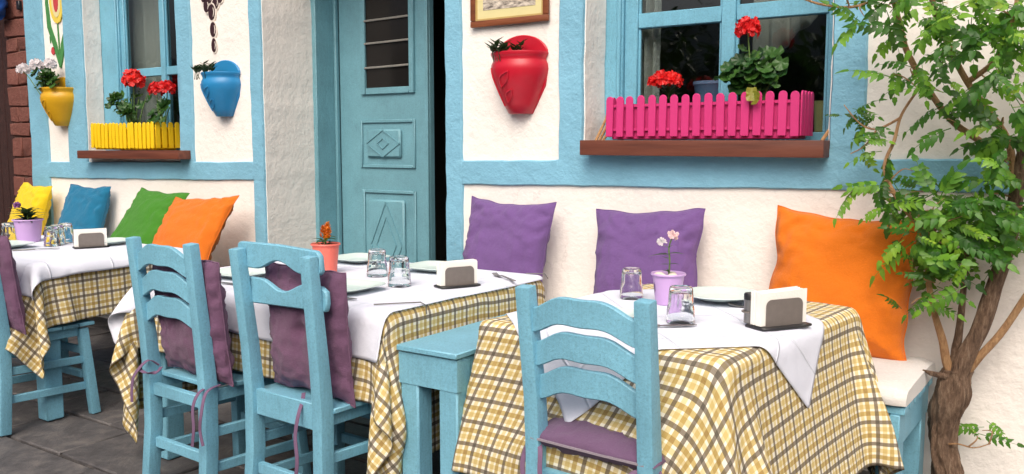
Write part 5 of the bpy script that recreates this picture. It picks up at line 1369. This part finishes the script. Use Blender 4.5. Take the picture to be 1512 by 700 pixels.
for k in range(3):
    mb = MB()
    for i in range(60):
        z = rng.random(); a = rng.uniform(0, 2 * PI); rr = .022 * (1 - z) ** .6
        mb.M = Matrix.Translation((math.cos(a) * rr * rng.random(), math.sin(a) * rr * rng.random(), z * .05)) @ basis((math.cos(a), math.sin(a), 1.2), (0, 0, 1))
        mb.add(*ovate(.016, .008, .3, 0, 0, 3))
    mb.M = Matrix.Identity(4); mb.build('plume', M['orangepetal'], cs, ((-.012, .014, .0)[k], (0, -.006, .01)[k], (.03, .025, .045)[k]))
pc = tin_pot('lilac tin pot holding a dark-leaved plant by the yellow cushion', (-5.07, -1.16, ZT + .001), .075, .125, M['lilac'])
dk = spiky('dark_seedling', 'dark-leaved young plant with a small purple bloom in a lilac pot', (-5.07, -1.16, ZT + .115), 44, .085, .03, 'dleaf', 9, .9, .8)
floret_head(.012, 8, 3, M['purplepetal'], .014, .7).build('flower', M['purplepetal'], dk, (-.05, -.03, .09))

# ------------------------------------------------------------------ the other side of the lane (seen mirrored in the panes)
oh = thing('lane_house', 'grey plaster house across the lane, seen mirrored in the window glass', 'house', (-3, -10.5, 0))
MB().box(-32, 8, -4, 0, 0, 3.6).build('wall', M['opp'], oh)
for x in (-6.5, -3.6, -.6, 2.4, 5.2):
    w = MB().box(x - .5, x + .5, -.001, .03, .9, 2.3).build('window', M['oppglass'], oh)
    MB().box(x - .58, x + .58, .0, .05, .82, .9).build('sill', M['frame'], w)
def tree(label, x, y, h, seed):
    t = thing('lane_tree', label, 'tree', (x, y, 0)); r_ = random.Random(seed)
    MB().tube(smooth_path([(0, 0, 0), (.08, .05, h * .25), (-.05, .1, h * .5), (.1, 0, h * .8)], 4), [.14 - .007 * i for i in range(13)], 10, .2, seed).build('trunk', M['bark'], t, smooth=True)
    mb = MB(); vs, fs = ovate(.16, .10, .3, .2)
    cl = [Vector((r_.gauss(0, .8), r_.gauss(0, .8), h * .65 + r_.gauss(0, h * .17))) for _ in range(26)]
    for i in range(2600):
        c = r_.choice(cl); p = c + Vector((r_.gauss(0, .3), r_.gauss(0, .3), r_.gauss(0, .22)))
        mb.M = Matrix.Translation(p) @ basis((r_.gauss(0, 1), r_.gauss(0, 1), r_.gauss(-.3, .6)), (0, 0, 1)); mb.add(vs, fs)
    mb.M = Matrix.Identity(4); mb.build('crown', M['oppleaf'], t)
for i, (x, y, h) in enumerate(((-9.6, -9.2, 4.2), (-5.6, -9.4, 3.0), (-3.0, -9.0, 3.6))):
    tree(('leafy tree across the lane facing the yellow planter', 'tall leafy tree across the lane facing the teal door', 'leafy tree across the lane facing the red wall pot')[i], x, y, h, 30 + i)
